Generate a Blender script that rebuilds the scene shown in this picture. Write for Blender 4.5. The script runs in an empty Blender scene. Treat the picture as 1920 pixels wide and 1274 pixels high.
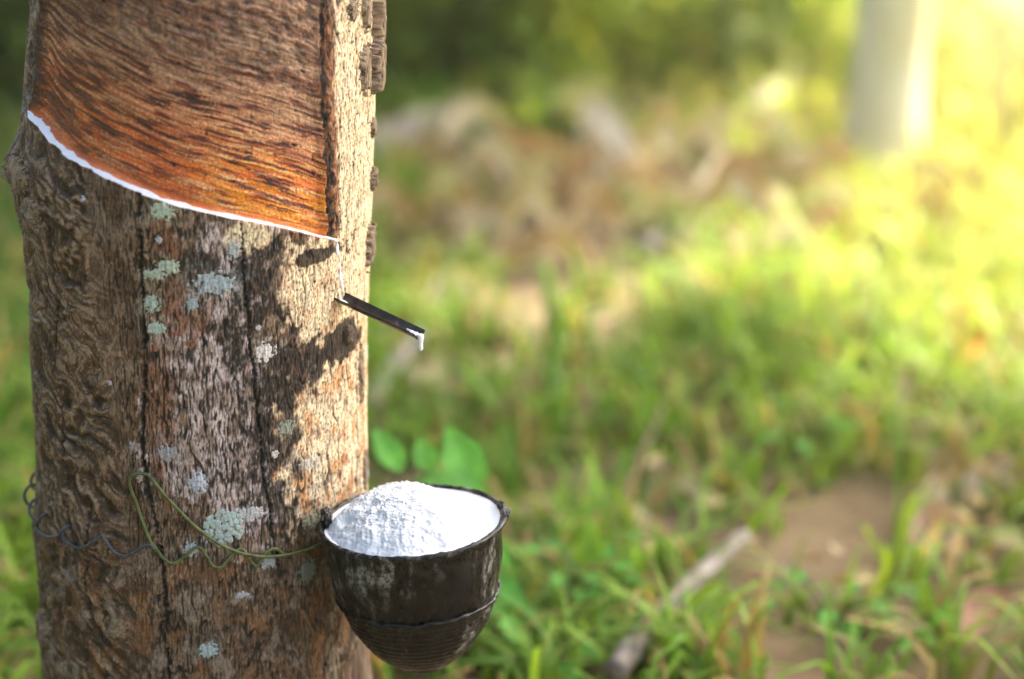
import bpy, math, random
import numpy as np
from mathutils import Vector
random.seed(7); rng = np.random.default_rng(11)
sc = bpy.context.scene; COL = sc.collection
R_ = math.radians
# ------------------------------------------------------------------ camera model
CAM = np.array([0., 0., .9]); PITCH = R_(17); FOC = 70.; SW = 36.
FWD = np.array([0, math.cos(PITCH), -math.sin(PITCH)]); UPV = np.array([0, math.sin(PITCH), math.cos(PITCH)])
def ray(px, py):
    x = (px-960)/1920*SW/FOC; y = -(py-637)/1920*SW/FOC
    return FWD + y*UPV + x*np.array([1., 0, 0])
def P(px, py, Y):
    d = ray(px, py); return CAM + d*(Y/d[1])
# ------------------------------------------------------------------ noise
_pr = np.random.default_rng(5)
_perm = _pr.permutation(512).astype(np.int64); _ang = _pr.random(512)*2*np.pi
_gx, _gy = np.cos(_ang), np.sin(_ang)
def pn(x, y, seed=0):
    x = np.asarray(x, float)+seed*17.31; y = np.asarray(y, float)+seed*7.77
    xi = np.floor(x).astype(np.int64); yi = np.floor(y).astype(np.int64); xf = x-xi; yf = y-yi
    u = xf*xf*xf*(xf*(xf*6-15)+10); v = yf*yf*yf*(yf*(yf*6-15)+10)
    def g(a, b, dx, dy):
        h = _perm[(_perm[a & 511]+b) & 511]; return _gx[h]*dx+_gy[h]*dy
    a = g(xi, yi, xf, yf); b = g(xi+1, yi, xf-1, yf); c = g(xi, yi+1, xf, yf-1); d = g(xi+1, yi+1, xf-1, yf-1)
    return 1.5*((a+(b-a)*u)*(1-v)+(c+(d-c)*u)*v)
def fbm(x, y, o=4, seed=0, gain=.5):
    s = 0; a = 1.; t = 0
    for k in range(o):
        s = s+a*pn(np.asarray(x)*2**k, np.asarray(y)*2**k, seed+k*3.1); t += a; a *= gain
    return s/t
def ss(a, b, x):
    t = np.clip((np.asarray(x, float)-a)/(b-a), 0, 1); return t*t*(3-2*t)
def lin(r, g, b):
    c = np.array([r, g, b])/255.; return np.where(c <= .04045, c/12.92, ((c+.055)/1.055)**2.4)
def mixc(c, col, m): return c*(1-m[..., None])+np.asarray(col)*m[..., None]
# ------------------------------------------------------------------ mesh helpers
def mesh_np(name, V, F, mat, parent=None, attrs=None, smooth=True):
    V = np.asarray(V, np.float32).reshape(-1, 3); F = np.asarray(F, np.int32)
    me = bpy.data.meshes.new(name); k = F.shape[1]
    me.vertices.add(len(V)); me.vertices.foreach_set('co', V.ravel())
    me.loops.add(F.size); me.loops.foreach_set('vertex_index', F.ravel())
    me.polygons.add(len(F)); me.polygons.foreach_set('loop_start', np.arange(len(F), dtype=np.int32)*k)
    me.polygons.foreach_set('loop_total', np.full(len(F), k, np.int32))
    me.polygons.foreach_set('use_smooth', np.full(len(F), smooth))
    for n, a in (attrs or {}).items():
        a = np.asarray(a, np.float32)
        if a.ndim == 2:
            at = me.attributes.new(n, 'FLOAT_COLOR', 'POINT')
            at.data.foreach_set('color', np.concatenate([a, np.ones((len(a), 1), np.float32)], 1).ravel())
        else:
            at = me.attributes.new(n, 'FLOAT', 'POINT'); at.data.foreach_set('value', a)
    me.update(calc_edges=True); me.validate()
    me.materials.append(mat)
    o = bpy.data.objects.new(name, me); COL.objects.link(o)
    if parent: o.parent = parent; o.matrix_parent_inverse = parent.matrix_basis.inverted()
    return o
def grid_faces(nr, nc, wrap=False):
    r = np.arange(nr-1)[:, None]; c = np.arange(nc if wrap else nc-1)[None]
    c2 = (c+1) % nc
    return np.stack([r*nc+c, r*nc+c2, (r+1)*nc+c2, (r+1)*nc+c], -1).reshape(-1, 4)
def compact(V, F, *attrs):
    u, inv = np.unique(F.ravel(), return_inverse=True)
    return (V[u], inv.reshape(F.shape))+tuple(a[u] for a in attrs)
def crom(pts, n=8):
    p = [np.asarray(q, float) for q in pts]; p = [2*p[0]-p[1]]+p+[2*p[-1]-p[-2]]; out = []
    for i in range(1, len(p)-2):
        for t in np.linspace(0, 1, n, endpoint=False):
            a, b, c, d = p[i-1:i+3]
            out.append(.5*(2*b+(c-a)*t+(2*a-5*b+4*c-d)*t*t+(3*b-a-3*c+d)*t**3))
    out.append(p[-2]); return np.array(out)
def tube_geo(pts, rad, seg=10, wob=0, seed=0, caps=True):
    pts = np.asarray(pts, float); n = len(pts); rad = np.broadcast_to(rad, (n,)).astype(float)
    T = np.gradient(pts, axis=0); T /= np.linalg.norm(T, axis=1)[:, None]+1e-12
    N = np.cross(T[0], [0, 0, 1.]);
    if np.linalg.norm(N) < .1: N = np.cross(T[0], [1., 0, 0])
    N /= np.linalg.norm(N); fr = []
    for t in T:
        N = N-t*np.dot(N, t); N /= np.linalg.norm(N)+1e-12; fr.append(N)
    Nn = np.array(fr); B = np.cross(T, Nn); a = np.arange(seg)*2*np.pi/seg
    rr = rad[:, None]*np.ones((1, seg))
    if wob:
        rr = rr*(1+wob*fbm(np.arange(n)[:, None]*.35+0*a, a[None]*1.2+0*rr, 3, seed))
    V = pts[:, None]+rr[..., None]*(np.cos(a)[None, :, None]*Nn[:, None]+np.sin(a)[None, :, None]*B[:, None])
    V = V.reshape(-1, 3); F = grid_faces(n, seg, True)
    if caps:
        V = np.concatenate([V, pts[:1], pts[-1:]]); k = np.arange(seg); k2 = (k+1) % seg
        c0 = np.stack([np.full(seg, n*seg), k2, k, k], 1); c1 = np.stack([np.full(seg, n*seg+1), (n-1)*seg+k, (n-1)*seg+k2, (n-1)*seg+k2], 1)
        return V, F, np.concatenate([c0, c1])[:, :3]
    return V, F, None
def tube(name, pts, rad, mat, parent=None, seg=10, wob=0, seed=0):
    V, F, C = tube_geo(pts, rad, seg, wob, seed)
    me = bpy.data.meshes.new(name); me.from_pydata(V.tolist(), [], F.tolist()+C.tolist()); me.materials.append(mat)
    me.polygons.foreach_set('use_smooth', np.full(len(me.polygons), True))
    o = bpy.data.objects.new(name, me); COL.objects.link(o)
    if parent: o.parent = parent; o.matrix_parent_inverse = parent.matrix_basis.inverted()
    return o
def tag(o, label=None, cat=None, group=None, kind=None):
    if label: o['label'] = label
    if cat: o['category'] = cat
    if group: o['group'] = group
    if kind: o['kind'] = kind
    return o
def empty(name, loc, label=None, cat=None, group=None):
    o = bpy.data.objects.new(name, None); COL.objects.link(o); o.location = loc; o.empty_display_size = .05
    return tag(o, label, cat, group)
def copy_tree(src, loc, rot=(0, 0, 0), scale=1., label=None, cat=None, group=None, mat=None):
    r = src.copy(); COL.objects.link(r); r.location = loc; r.rotation_euler = rot; r.scale = (scale,)*3
    for k in ('label', 'category', 'group'):
        if k in r: del r[k]
    tag(r, label, cat, group)
    for ch in src.children:
        c = ch.copy(); COL.objects.link(c); c.parent = r
    return r
# ------------------------------------------------------------------ materials
def mat(name):
    m = bpy.data.materials.new(name); m.use_nodes = True; nt = m.node_tree
    return m, nt, nt.nodes['Principled BSDF'], nt.nodes['Material Output']
def N(nt, t, **k):
    n = nt.nodes.new(t)
    for a, b in k.items():
        if a in n.inputs.keys() if isinstance(a, str) else False: n.inputs[a].default_value = b
        else: setattr(n, a, b)
    return n
def noise(nt, scale, detail=4, rough=.6, vec=None, st=(1, 1, 1)):
    tc = N(nt, 'ShaderNodeTexCoord'); mp = N(nt, 'ShaderNodeMapping'); mp.inputs['Scale'].default_value = st
    nt.links.new(vec or tc.outputs['Object'], mp.inputs['Vector'])
    n = N(nt, 'ShaderNodeTexNoise'); n.inputs['Scale'].default_value = scale; n.inputs['Detail'].default_value = detail; n.inputs['Roughness'].default_value = rough
    nt.links.new(mp.outputs['Vector'], n.inputs['Vector']); return n
def ramp(nt, src, stops):
    r = N(nt, 'ShaderNodeValToRGB'); e = r.color_ramp.elements
    while len(e) < len(stops): e.new(.5)
    for el, (p, c) in zip(e, stops): el.position = p; el.color = (*(c if len(np.atleast_1d(c)) == 3 else (c,)*3), 1)
    nt.links.new(src, r.inputs[0]); return r
def mix(nt, fac, a, b, mode='MIX'):
    m = N(nt, 'ShaderNodeMix', data_type='RGBA', blend_type=mode)
    for s, v in ((m.inputs[0], fac), (m.inputs[6], a), (m.inputs[7], b)):
        if hasattr(v, 'links'): nt.links.new(v, s)
        elif isinstance(v, (int, float)): s.default_value = v
        else: s.default_value = (*v, 1)
    return m.outputs[2]
def bump(nt, bs, h, strength=.5, dist=.001):
    b = N(nt, 'ShaderNodeBump'); b.inputs['Strength'].default_value = strength; b.inputs['Distance'].default_value = dist
    nt.links.new(h, b.inputs['Height']); nt.links.new(b.outputs[0], bs.inputs['Normal'])
def attr_mat(name, attr='albedo', rough=.8, spec=.35, nscale=900, nlo=.75, nhi=1.2, bstr=.5, bdist=.0006, st=(1, 1, .45), gloss=None):
    m, nt, bs, out = mat(name)
    a = N(nt, 'ShaderNodeAttribute', attribute_name=attr)
    n = noise(nt, nscale, 5, .65, st=st); r = ramp(nt, n.outputs[0], [(.3, nlo), (.7, nhi)])
    nt.links.new(mix(nt, 1., a.outputs['Color'], r.outputs[0], 'MULTIPLY'), bs.inputs['Base Color'])
    bs.inputs['Roughness'].default_value = rough; bs.inputs['Specular IOR Level'].default_value = spec
    if gloss:
        g = N(nt, 'ShaderNodeAttribute', attribute_name=gloss); nt.links.new(g.outputs['Fac'], bs.inputs['Roughness'])
    bump(nt, bs, n.outputs[0], bstr, bdist)
    return m
M = {}
M['bark'] = attr_mat('bark', gloss='rough')
M['panel'] = attr_mat('renewed_bark', spec=.45, st=(.4, .4, 1.2), gloss='rough')
M['lichen'] = attr_mat('lichen', rough=.95, spec=.1, st=(1, 1, 1), nlo=.8, nhi=1.15)
def leaf_mat(name, attr='albedo', trans=.45, rough=.5, spec=.3, tint=(1.15, 1.1, .6), ns=60):
    m, nt, bs, out = mat(name)
    a = N(nt, 'ShaderNodeAttribute', attribute_name=attr)
    n = noise(nt, ns, 3, .6); r = ramp(nt, n.outputs[0], [(.3, .75), (.7, 1.2)])
    c = mix(nt, 1., a.outputs['Color'], r.outputs[0], 'MULTIPLY')
    nt.links.new(c, bs.inputs['Base Color']); bs.inputs['Roughness'].default_value = rough; bs.inputs['Specular IOR Level'].default_value = spec
    t = N(nt, 'ShaderNodeBsdfTranslucent'); nt.links.new(mix(nt, 1., c, tint, 'MULTIPLY'), t.inputs['Color'])
    ms = N(nt, 'ShaderNodeMixShader'); ms.inputs[0].default_value = trans
    nt.links.new(bs.outputs[0], ms.inputs[1]); nt.links.new(t.outputs[0], ms.inputs[2]); nt.links.new(ms.outputs[0], out.inputs['Surface'])
    return m
M['grass'] = leaf_mat('grass_blade'); M['leaf'] = leaf_mat('green_leaf')
M['dry'] = leaf_mat('dry_leaf', trans=.15, rough=.75, tint=(1, .85, .6))
def noise_mat(name, stops, scale, rough=.8, spec=.3, st=(1, 1, 1), bstr=.5, bdist=.001, detail=6, metallic=0):
    m, nt, bs, out = mat(name); n = noise(nt, scale, detail, .65, st=st)
    r = ramp(nt, n.outputs[0], stops); nt.links.new(r.outputs[0], bs.inputs['Base Color'])
    bs.inputs['Roughness'].default_value = rough; bs.inputs['Specular IOR Level'].default_value = spec; bs.inputs['Metallic'].default_value = metallic
    bump(nt, bs, n.outputs[0], bstr, bdist); return m
M['latex'] = noise_mat('white_latex', [(.3, (.66, .665, .69)), (.7, (.72, .725, .74))], 120, .45, .4, bstr=.25, bdist=.0008)
M['lump'] = noise_mat('coagulated_latex', [(.25, (.55, .55, .55)), (.6, (.62, .62, .635))], 260, .85, .15, bstr=.3, bdist=.0010)
M['wire'] = noise_mat('weathered_wire', [(.35, (.03, .034, .038)), (.65, (.09, .10, .115))], 300, .5, .5, metallic=.3, bdist=.0003)
M['greenwire'] = noise_mat('green_wire', [(.35, (.045, .052, .018)), (.6, (.10, .13, .032))], 200, .6, .4, bdist=.0003)
M['stick'] = noise_mat('dead_branch', [(.35, (.12, .095, .075)), (.65, (.34, .29, .24))], 40, .85, .2, st=(1, 1, 1), bdist=.003)
M['stem'] = noise_mat('plant_stem', [(.3, (.05, .10, .02)), (.7, (.10, .16, .04))], 40, .6, .3)
M['stemred'] = noise_mat('reddish_stem', [(.3, (.22, .09, .05)), (.7, (.35, .18, .10))], 40, .6, .3)
M['farbark'] = noise_mat('pale_bark', [(.3, (.40, .33, .18)), (.48, (.62, .54, .32)), (.7, (.76, .70, .52))], 6, .85, .2, st=(1, 1, .5), bdist=.01)
M['twig'] = noise_mat('brown_twig', [(.3, (.10, .065, .04)), (.7, (.22, .15, .10))], 40, .85, .2)
M['soil'] = noise_mat('soil', [(.3, (.11, .075, .04)), (.55, (.21, .145, .078)), (.75, (.29, .215, .125))], 7, .95, .1, bstr=.8, bdist=.02)
M['wall'] = noise_mat('white_wall', [(.3, (.72, .72, .72)), (.7, (.82, .82, .82))], 5, .9, .1)
M['roof'] = noise_mat('grey_roof', [(.3, (.2, .2, .21)), (.7, (.3, .3, .31))], 5, .8, .2)
# spout metal
m, nt, bs, out = mat('dark_metal'); n = noise(nt, 160, 5, .6)
r = ramp(nt, n.outputs[0], [(.35, (.02, .018, .016)), (.68, (.055, .05, .045)), (.72, (.35, .33, .3))])
nt.links.new(r.outputs[0], bs.inputs['Base Color']); bs.inputs['Metallic'].default_value = .75; bs.inputs['Roughness'].default_value = .28
bump(nt, bs, n.outputs[0], .2, .0004); M['metal'] = m
# cup plastic: black, streaked with dried latex
m, nt, bs, out = mat('black_cup')
n1 = noise(nt, 70, 6, .7, st=(1, 1, .38)); n2 = noise(nt, 260, 4, .7); n3 = noise(nt, 16, 3, .5, st=(1, 1, .6))
s1 = ramp(nt, n1.outputs[0], [(.50, 0.), (.62, 1.)]); s2 = ramp(nt, n2.outputs[0], [(.38, 0.), (.58, 1.)]); s3 = ramp(nt, n3.outputs[0], [(.38, 0.), (.54, 1.)])
f = mix(nt, 1., mix(nt, 1., s1.outputs[0], s2.outputs[0], 'MULTIPLY'), s3.outputs[0], 'MULTIPLY')
b0 = ramp(nt, n3.outputs[0], [(.35, (.0022, .0022, .0028)), (.65, (.005, .005, .0062))])
nt.links.new(mix(nt, f, b0.outputs[0], (.25, .24, .205)), bs.inputs['Base Color'])
bs.inputs['Specular IOR Level'].default_value = .26; rr = ramp(nt, n1.outputs[0], [(.4, .16), (.62, .6)]); nt.links.new(rr.outputs[0], bs.inputs['Roughness'])
bump(nt, bs, n1.outputs[0], .35, .0015); M['cup'] = m

# ================================================================== MAIN TRUNK
X0, Y0 = -.2408, 1.5
def sil(px, py):        # distance of the trunk axis from the sight line, and height there
    d = ray(px, py); h = np.hypot(d[0], d[1]); u = d[:2]/h
    dist = abs(X0*u[1]-Y0*u[0]); along = X0*u[0]+Y0*u[1]
    return CAM[2]+d[2]/h*along, dist
LPX = [(62,0),(56,90),(50,190),(44,240),(34,300),(34,380),(44,440),(52,500),(60,570),(60,640),(66,720),(70,800),(73,900),(70,1000),(76,1100),(80,1190),(92,1274)]
RPX = [(706,0),(704,100),(702,200),(699,300),(694,400),(691,500),(689,620),(688,750),(690,900),(688,1050),(687,1274)]
LT = np.array(sorted(sil(*q) for q in LPX)); RT = np.array(sorted(sil(*q) for q in RPX))
def Rbase(th, z):
    rl = np.interp(z, LT[:, 0], LT[:, 1]); rr = np.interp(z, RT[:, 0], RT[:, 1])
    low = np.clip(.21-z, 0, 1); hi = np.clip(z-.73, 0, 9)
    w = .5-.5*np.sin(th-.16)
    return rl*w+rr*(1-w)+.32*low**2+.06*low-.006*hi
def hit(px, py):
    d = ray(px, py); R = .131
    for _ in range(4):
        a = d[0]**2+d[1]**2; b = -(d[0]*X0+d[1]*Y0); c = X0**2+Y0**2-R*R; D = max(b*b-a*c, 0)
        t = (-b-math.sqrt(D))/a; p = CAM+d*t; th = math.atan2(p[0]-X0, -(p[1]-Y0)); R = float(Rbase(th, p[2]))
    return th, p[2]
def line(pts): return np.array([hit(*p) for p in pts])
MM = 131.  # mm of arc per radian
# grid (dense where the photo looks, coarse elsewhere)
th = np.concatenate([np.linspace(-1.72, 1.86, 660), np.linspace(1.86, 2*np.pi-1.72, 60)[1:-1]])
zz = np.concatenate([np.linspace(-.12, .19, 40)[:-1], np.linspace(.19, .76, 830), np.linspace(.76, 3.4, 60)[1:]])
TH, Z = np.meshgrid(th, zz); thw = np.where(TH > np.pi, TH-2*np.pi, TH)
S = thw*MM; ZM = Z*1000.
# --- tapping cut
cut = line([(60,212),(78,240),(100,268),(128,293),(160,313),(200,334),(240,352),(300,376),(350,391),(420,407),(500,422),(570,438),(634,457)])
ridge = line([(622,0),(625,80),(622,160),(628,230),(630,300),(632,380),(636,457)]); ledge_l = line([(82,0),(74,60),(70,140),(64,190),(60,212)])
zc = np.interp(thw, cut[:, 0], cut[:, 1])
wob = .0006*fbm(S*.2, S*0, 3, 40)
q = (Z-zc-wob)*1000.
thR = np.interp(Z, ridge[::-1, 1], ridge[::-1, 0]); thL = np.interp(Z, ledge_l[::-1, 1], ledge_l[::-1, 0])
er = (thR-thw)*MM-12+3.2*fbm(ZM*.08, ZM*0, 4, 41)   # mm inside from the right ridge
el = (thw-thL)*MM+1.5*fbm(ZM*.06, ZM*0, 3, 42)
PM = (q > 0) & (er > 0) & (el > 0)
pin = ss(0, 3.2, q)*ss(0, 5, er)*ss(-1, 15, el)
# --- height field (mm)
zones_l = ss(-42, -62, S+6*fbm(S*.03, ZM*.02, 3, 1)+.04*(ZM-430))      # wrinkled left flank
H = 1.6*fbm(S*.012, ZM*.009, 3, 2)+.5*fbm(S*.06, ZM*.04, 3, 3)
midz = 1-zones_l
# diagonal folds on the left
wx = 30*fbm(S*.018, ZM*.018, 4, 4); wz = 30*fbm(S*.018, ZM*.018, 4, 5)
a_ = R_(-38); sx = (S+wx)*math.cos(a_)-(ZM+wz)*math.sin(a_)*-1; sy = (S+wx)*math.sin(a_)*-1*-1+(ZM+wz)*math.cos(a_)
sx = (S+wx)*math.cos(a_)+(ZM+wz)*math.sin(a_); sy = -(S+wx)*math.sin(a_)+(ZM+wz)*math.cos(a_)
fold = 1-2*np.abs(pn(sx*.022, sy*.075, 6)); fold2 = 1-2*np.abs(pn(sx*.034+3, sy*.12, 7))
rough_l = .6*fbm(sx*.13, sy*.34, 4, 8)+.4*fbm(S*.34, ZM*.26, 4, 8)
H += zones_l*(2.0*fold+.8*fold2+1.1*rough_l+.45*fbm(S*.9, ZM*.6, 3, 88))
# fine vertical fissures elsewhere
vf = 1-2.2*np.abs(pn(S*.40+1.0*fbm(S*.1, ZM*.05, 3, 9), ZM*.055, 10)); vf2 = pn(S*.75+.5*pn(S*.3, ZM*.1, 112), ZM*.13, 11)
fis = ss(.18, .5, pn(S*.62+.8*fbm(S*.2, ZM*.08, 2, 113), ZM*.085, 114)+.18*fbm(S*.05, ZM*.03, 2, 115))
cell = fbm(S*.5, ZM*.28, 3, 12)
fis2 = ss(.12, .4, pn(S*1.0+.8*fbm(S*.3, ZM*.1, 2, 120), ZM*.16, 121)+.3*pn(S*.08, ZM*.05, 122))
H += midz*(.30*vf+.28*vf2+.34*cell-.6*fis-.35*fis2)
# coarse vertical plates
plt = 1-np.abs(pn(S*.075+.9*fbm(S*.04, ZM*.02, 3, 160), ZM*.016+.3*fbm(S*.1, ZM*.03, 2, 162), 161))*2.2
plc = ss(.80, .98, plt+.12*fbm(S*.5, ZM*.2, 3, 163))*ss(-.1, .25, fbm(S*.03, ZM*.02, 3, 164)+.1)*midz
H -= 1.3*plc
# explicit cracks
def crack(pts, width, depth, seed, fade=12):
    c = line(pts); o = np.argsort(c[:, 1]); c = c[o]
    t0 = np.interp(Z, c[:, 1], c[:, 0]); d = S-t0*MM-2.6*fbm(ZM*.06, ZM*0, 4, seed)-.9*pn(ZM*.35, S*.2, seed+1)
    w = width*.72*(1+1.1*fbm(ZM*.09, ZM*0+3, 4, seed+2))
    m = np.exp(-(d/np.maximum(w, .3))**2)*ss(c[0, 1]*1000-fade, c[0, 1]*1000+fade, ZM)*ss(c[-1, 1]*1000+fade, c[-1, 1]*1000-fade, ZM)
    m = m*ss(-.35, .25, pn(ZM*.05, ZM*0, seed+5)+.22+.5*pn(ZM*.3, ZM*0+5, seed+6))
    return m*depth, d
CR = np.zeros_like(S)
for pts, w, dp, sd in [([(262,360),(268,560),(270,700),(266,860),(285,950),(305,1060),(318,1274)], 2.0, 3.2, 60),
                       ([(452,415),(460,560),(470,650),(482,760),(492,880),(508,960),(520,1060)], 1.5, 2.6, 64),
                       ([(372,400),(376,520),(380,640),(385,780)], 1.1, 1.4, 68),
                       ([(118,760),(122,860),(130,960),(150,1080)], 1.6, 2.6, 72),
                       ([(520,420),(530,520),(545,620)], .8, 1.0, 76),
                       ([(672,560),(668,700),(672,860),(676,930)], 1.3, 2.4, 80),
                       ([(90,420),(110,560),(104,700)], 2.0, 2.2, 84),
                       ([(170,980),(160,1100),(190,1200)], 1.4, 2.4, 90),
                       ([(664,0),(668,120),(666,330)], 1.2, 2.0, 94)]:
    m_, _ = crack(pts, w, dp, sd); CR = np.maximum(CR, m_*(~PM))
H -= CR
# panel relief: streaks that follow the cut
qs = q+2.5*fbm(S*.02, q*.02, 2, 13)
tilt = qs+.02*S
st1 = pn(S*.022+.25*fbm(S*.05, tilt*.1, 2, 49), tilt*.36, 14); st2 = pn(S*.045, tilt*.75, 15); st3 = fbm(S*.4, tilt*.8, 3, 16); st4 = pn(S*.022, tilt*.16, 17)
st5 = pn(S*.09+1*pn(S*.05, tilt*.2, 116), tilt*1.4, 117); st6 = pn(S*.022+1.2*pn(S*.02, tilt*.1, 118), tilt*.30, 119)
old = ss(60, 150, q)
lump = fbm(S*.10, tilt*.14, 4, 18)
Hp = -5.2+3.4*ss(5, 150, q)+.25*st1+.4*st2+.75*st3+.4*st4+.4*st5+.45*pn(S*.010, tilt*.95, 180)+.35*fbm(S*.9, ZM*.6, 3, 27)+old*(2.2*lump+.8*(1-2*np.abs(pn(S*.04, tilt*.16, 19))))
pits = ss(.66, .82, pn(S*.12, tilt*.2, 20))*ss(5, 30, q); Hp -= 1.6*pits
Hout = H.copy()
rdg = np.exp(-((er+6)/5.)**2)*(q > -4)*(1.8+3.6*fbm(S*.16, ZM*.12, 4, 21))*ss(-4, 6, q)
ledl = np.exp(-((el+1)/5.)**2)*ss(0, 10, q)*(1.5+1.5*fbm(S*.1, ZM*.07, 3, 22))
Hout += rdg+ledl+ss(-9, -1, q)*(q <= 0)*(er > 0)*(el > 0)*.8
H = Hout*(1-pin)+Hp*pin
# bulge on the left flank at the start of the cut, and swellings low down
bz = hit(60, 335)[1]*1000; bS = -1.33*MM
bm = np.exp(-((S-bS)/16)**2-((ZM-bz)/17)**2)
H += bm*(8+4*fbm(S*.13, ZM*.12, 4, 23))
b2 = hit(75, 1000)[1]*1000; H += 2.5*np.exp(-((S-bS)/14)**2-((ZM-b2)/14)**2)
# knob under the spout
# --- albedo
C = np.zeros(S.shape+(3,))
n_lo = fbm(S*.018, ZM*.014, 4, 24); n_md = fbm(S*.06, ZM*.045, 4, 25); n_hi = fbm(S*.35, ZM*.2, 4, 26); grain = fbm(S*.9, ZM*.4, 3, 27)
C[:] = lin(130, 114, 98)
C = mixc(C, lin(104, 84, 64), ss(-.25, .3, n_md))
C = mixc(C, lin(168, 140, 116), ss(.05, .45, n_hi+.4*n_lo)*.7)
C = mixc(C, lin(96, 66, 40), ss(-.1, .35, fbm(S*.03, ZM*.02, 4, 28)-.1)*.6*zones_l)
C = mixc(C, lin(176, 150, 138), ss(.1, .4, rough_l+.3*fold)*zones_l*.6)
def blob(px, py, rx, ry, seed, ragged=.5, soft=.12, fs=.09):
    t, z = hit(px, py); t2, _ = hit(px+rx*.5, py); t1, _ = hit(px-rx*.5, py)
    sx_ = max((t2-t1)*MM, 1.); sz_ = ry*.40
    d = np.hypot((S-t*MM)/sx_, (ZM-z*1000)/sz_)
    return ss(soft, -soft, d-1+ragged*fbm(S*fs, ZM*fs*.8, 4, seed)*2)
# grey-mauve crust in the middle
g = np.zeros_like(S)
for b in [(430,470,75,60),(420,560,70,70),(400,720,90,110),(390,860,110,90),(460,940,80,90),(330,640,45,70),(470,450,50,40)]: g = np.maximum(g, blob(*b, 100+len(b), .55))
g = g*(.35+.65*ss(-.25, .25, fbm(S*.09, ZM*.06, 4, 29)))
C = mixc(C, lin(192, 178, 173), g*.9)
# orange-brown streaks
for b in [(320,520,25,150),(300,760,28,160),(350,600,60,40),(560,640,15,180)]: C = mixc(C, lin(140, 98, 72), blob(*b, 31, .6)*.55)
# black algae stain
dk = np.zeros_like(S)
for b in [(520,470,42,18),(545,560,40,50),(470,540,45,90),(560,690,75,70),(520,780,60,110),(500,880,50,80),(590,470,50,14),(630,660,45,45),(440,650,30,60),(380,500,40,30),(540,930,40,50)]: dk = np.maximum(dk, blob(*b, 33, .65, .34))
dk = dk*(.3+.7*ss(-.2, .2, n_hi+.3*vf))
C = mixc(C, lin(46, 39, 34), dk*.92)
# pale bark on the right
pale = np.zeros_like(S)
for b in [(585,540,52,100),(470,440,45,36),(640,760,62,90),(655,880,62,110),(600,860,40,60),(600,600,36,52),(640,930,55,60)]: pale = np.maximum(pale, blob(*b, 35, .46, .20, .08))
strip = ss(0, 4, -er-3)*ss(hit(640, 700)[1]*1000-60, hit(640, 640)[1]*1000, ZM)
pale = np.maximum(pale, strip)
pale = np.maximum(pale, ss(.98, 1.12, thw+.05*n_lo)*ss(hit(660, 1120)[1]*1000-40, hit(660, 980)[1]*1000, ZM))
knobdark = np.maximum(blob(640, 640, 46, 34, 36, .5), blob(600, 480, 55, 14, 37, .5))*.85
pc = np.zeros(C.shape); pc[:] = lin(218, 196, 166)
pc = mixc(pc, lin(190, 138, 88), ss(-.05, .35, fbm(S*.07, ZM*.04, 4, 38))*.75*(ss(560, 380, ZM)*.8+.2))
pc = mixc(pc, lin(150, 84, 40), ss(.22, .5, fbm(S*.16, ZM*.09, 4, 39))*.7*(ss(560, 440, ZM)*.9+.1))
pc = mixc(pc, lin(72, 52, 38), ss(.28, .5, pn(S*.7, ZM*.35, 43))*.85)
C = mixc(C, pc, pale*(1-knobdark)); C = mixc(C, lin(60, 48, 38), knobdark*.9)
rc = ss(-17, -11, er+3*fbm(S*.15, ZM*.06, 3, 48))*ss(-2, 8, q)*(el > 2)*(thw > .3)
C = mixc(C, lin(128, 82, 46), rc*.9)
C = mixc(C, lin(44, 28, 18), rc*ss(-.05, .25, fbm(S*.2, ZM*.10, 4, 44)+.25*np.exp(-((er+1)/3.)**2))*.92)
# lower trunk: warm brown wash
lowm = ss(hit(400, 1010)[1]*1000+20, hit(400, 1130)[1]*1000, ZM+14*n_md)
C = mixc(C, C*.55+.45*lin(106, 90, 76)*(.75+.9*np.clip(n_hi+.35, 0, 1))[..., None], lowm*.75)
LI = [(305,395,20,16,(186,202,180)),(315,500,22,14,(186,200,180)),(290,515,20,10,(180,196,176)),(284,570,14,18,(178,194,180)),(292,617,18,12,(186,202,188)),(298,450,7,8,(196,200,205)),
      (400,533,34,22,(176,188,190)),(360,572,11,11,(172,188,190)),(497,660,20,17,(212,206,198)),(537,803,16,16,(150,150,132)),(314,850,19,17,(168,164,166)),(516,853,8,9,(205,196,186)),
      (582,868,20,16,(205,192,172)),(588,975,20,18,(164,162,140)),(372,905,18,20,(184,188,196)),(390,1220,20,15,(170,186,186)),(358,1032,14,15,(178,188,192)),(455,1116,14,7,(186,186,194)),
      (578,1070,20,22,(128,138,130)),(505,1055,18,10,(176,184,186)),(440,470,12,18,(178,186,182)),(465,965,30,16,(190,188,186)),(157,372,4,5,(200,205,215)),(484,615,6,6,(196,196,196)),(205,718,5,6,(190,180,178)),(250,838,8,12,(170,160,155)),(262,895,6,10,(200,190,188)),(690,880,5,20,(200,205,215)),(692,660,4,16,(205,210,220))]
for i, (x, y, a, b, c) in enumerate(LI):
    if a > 8: C = mixc(C, lin(*c)*.75, blob(x, y, a*1.7, b*1.7, 600+i, .6, .35, .12)*.5*ss(-.25, .3, n_hi))
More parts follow.
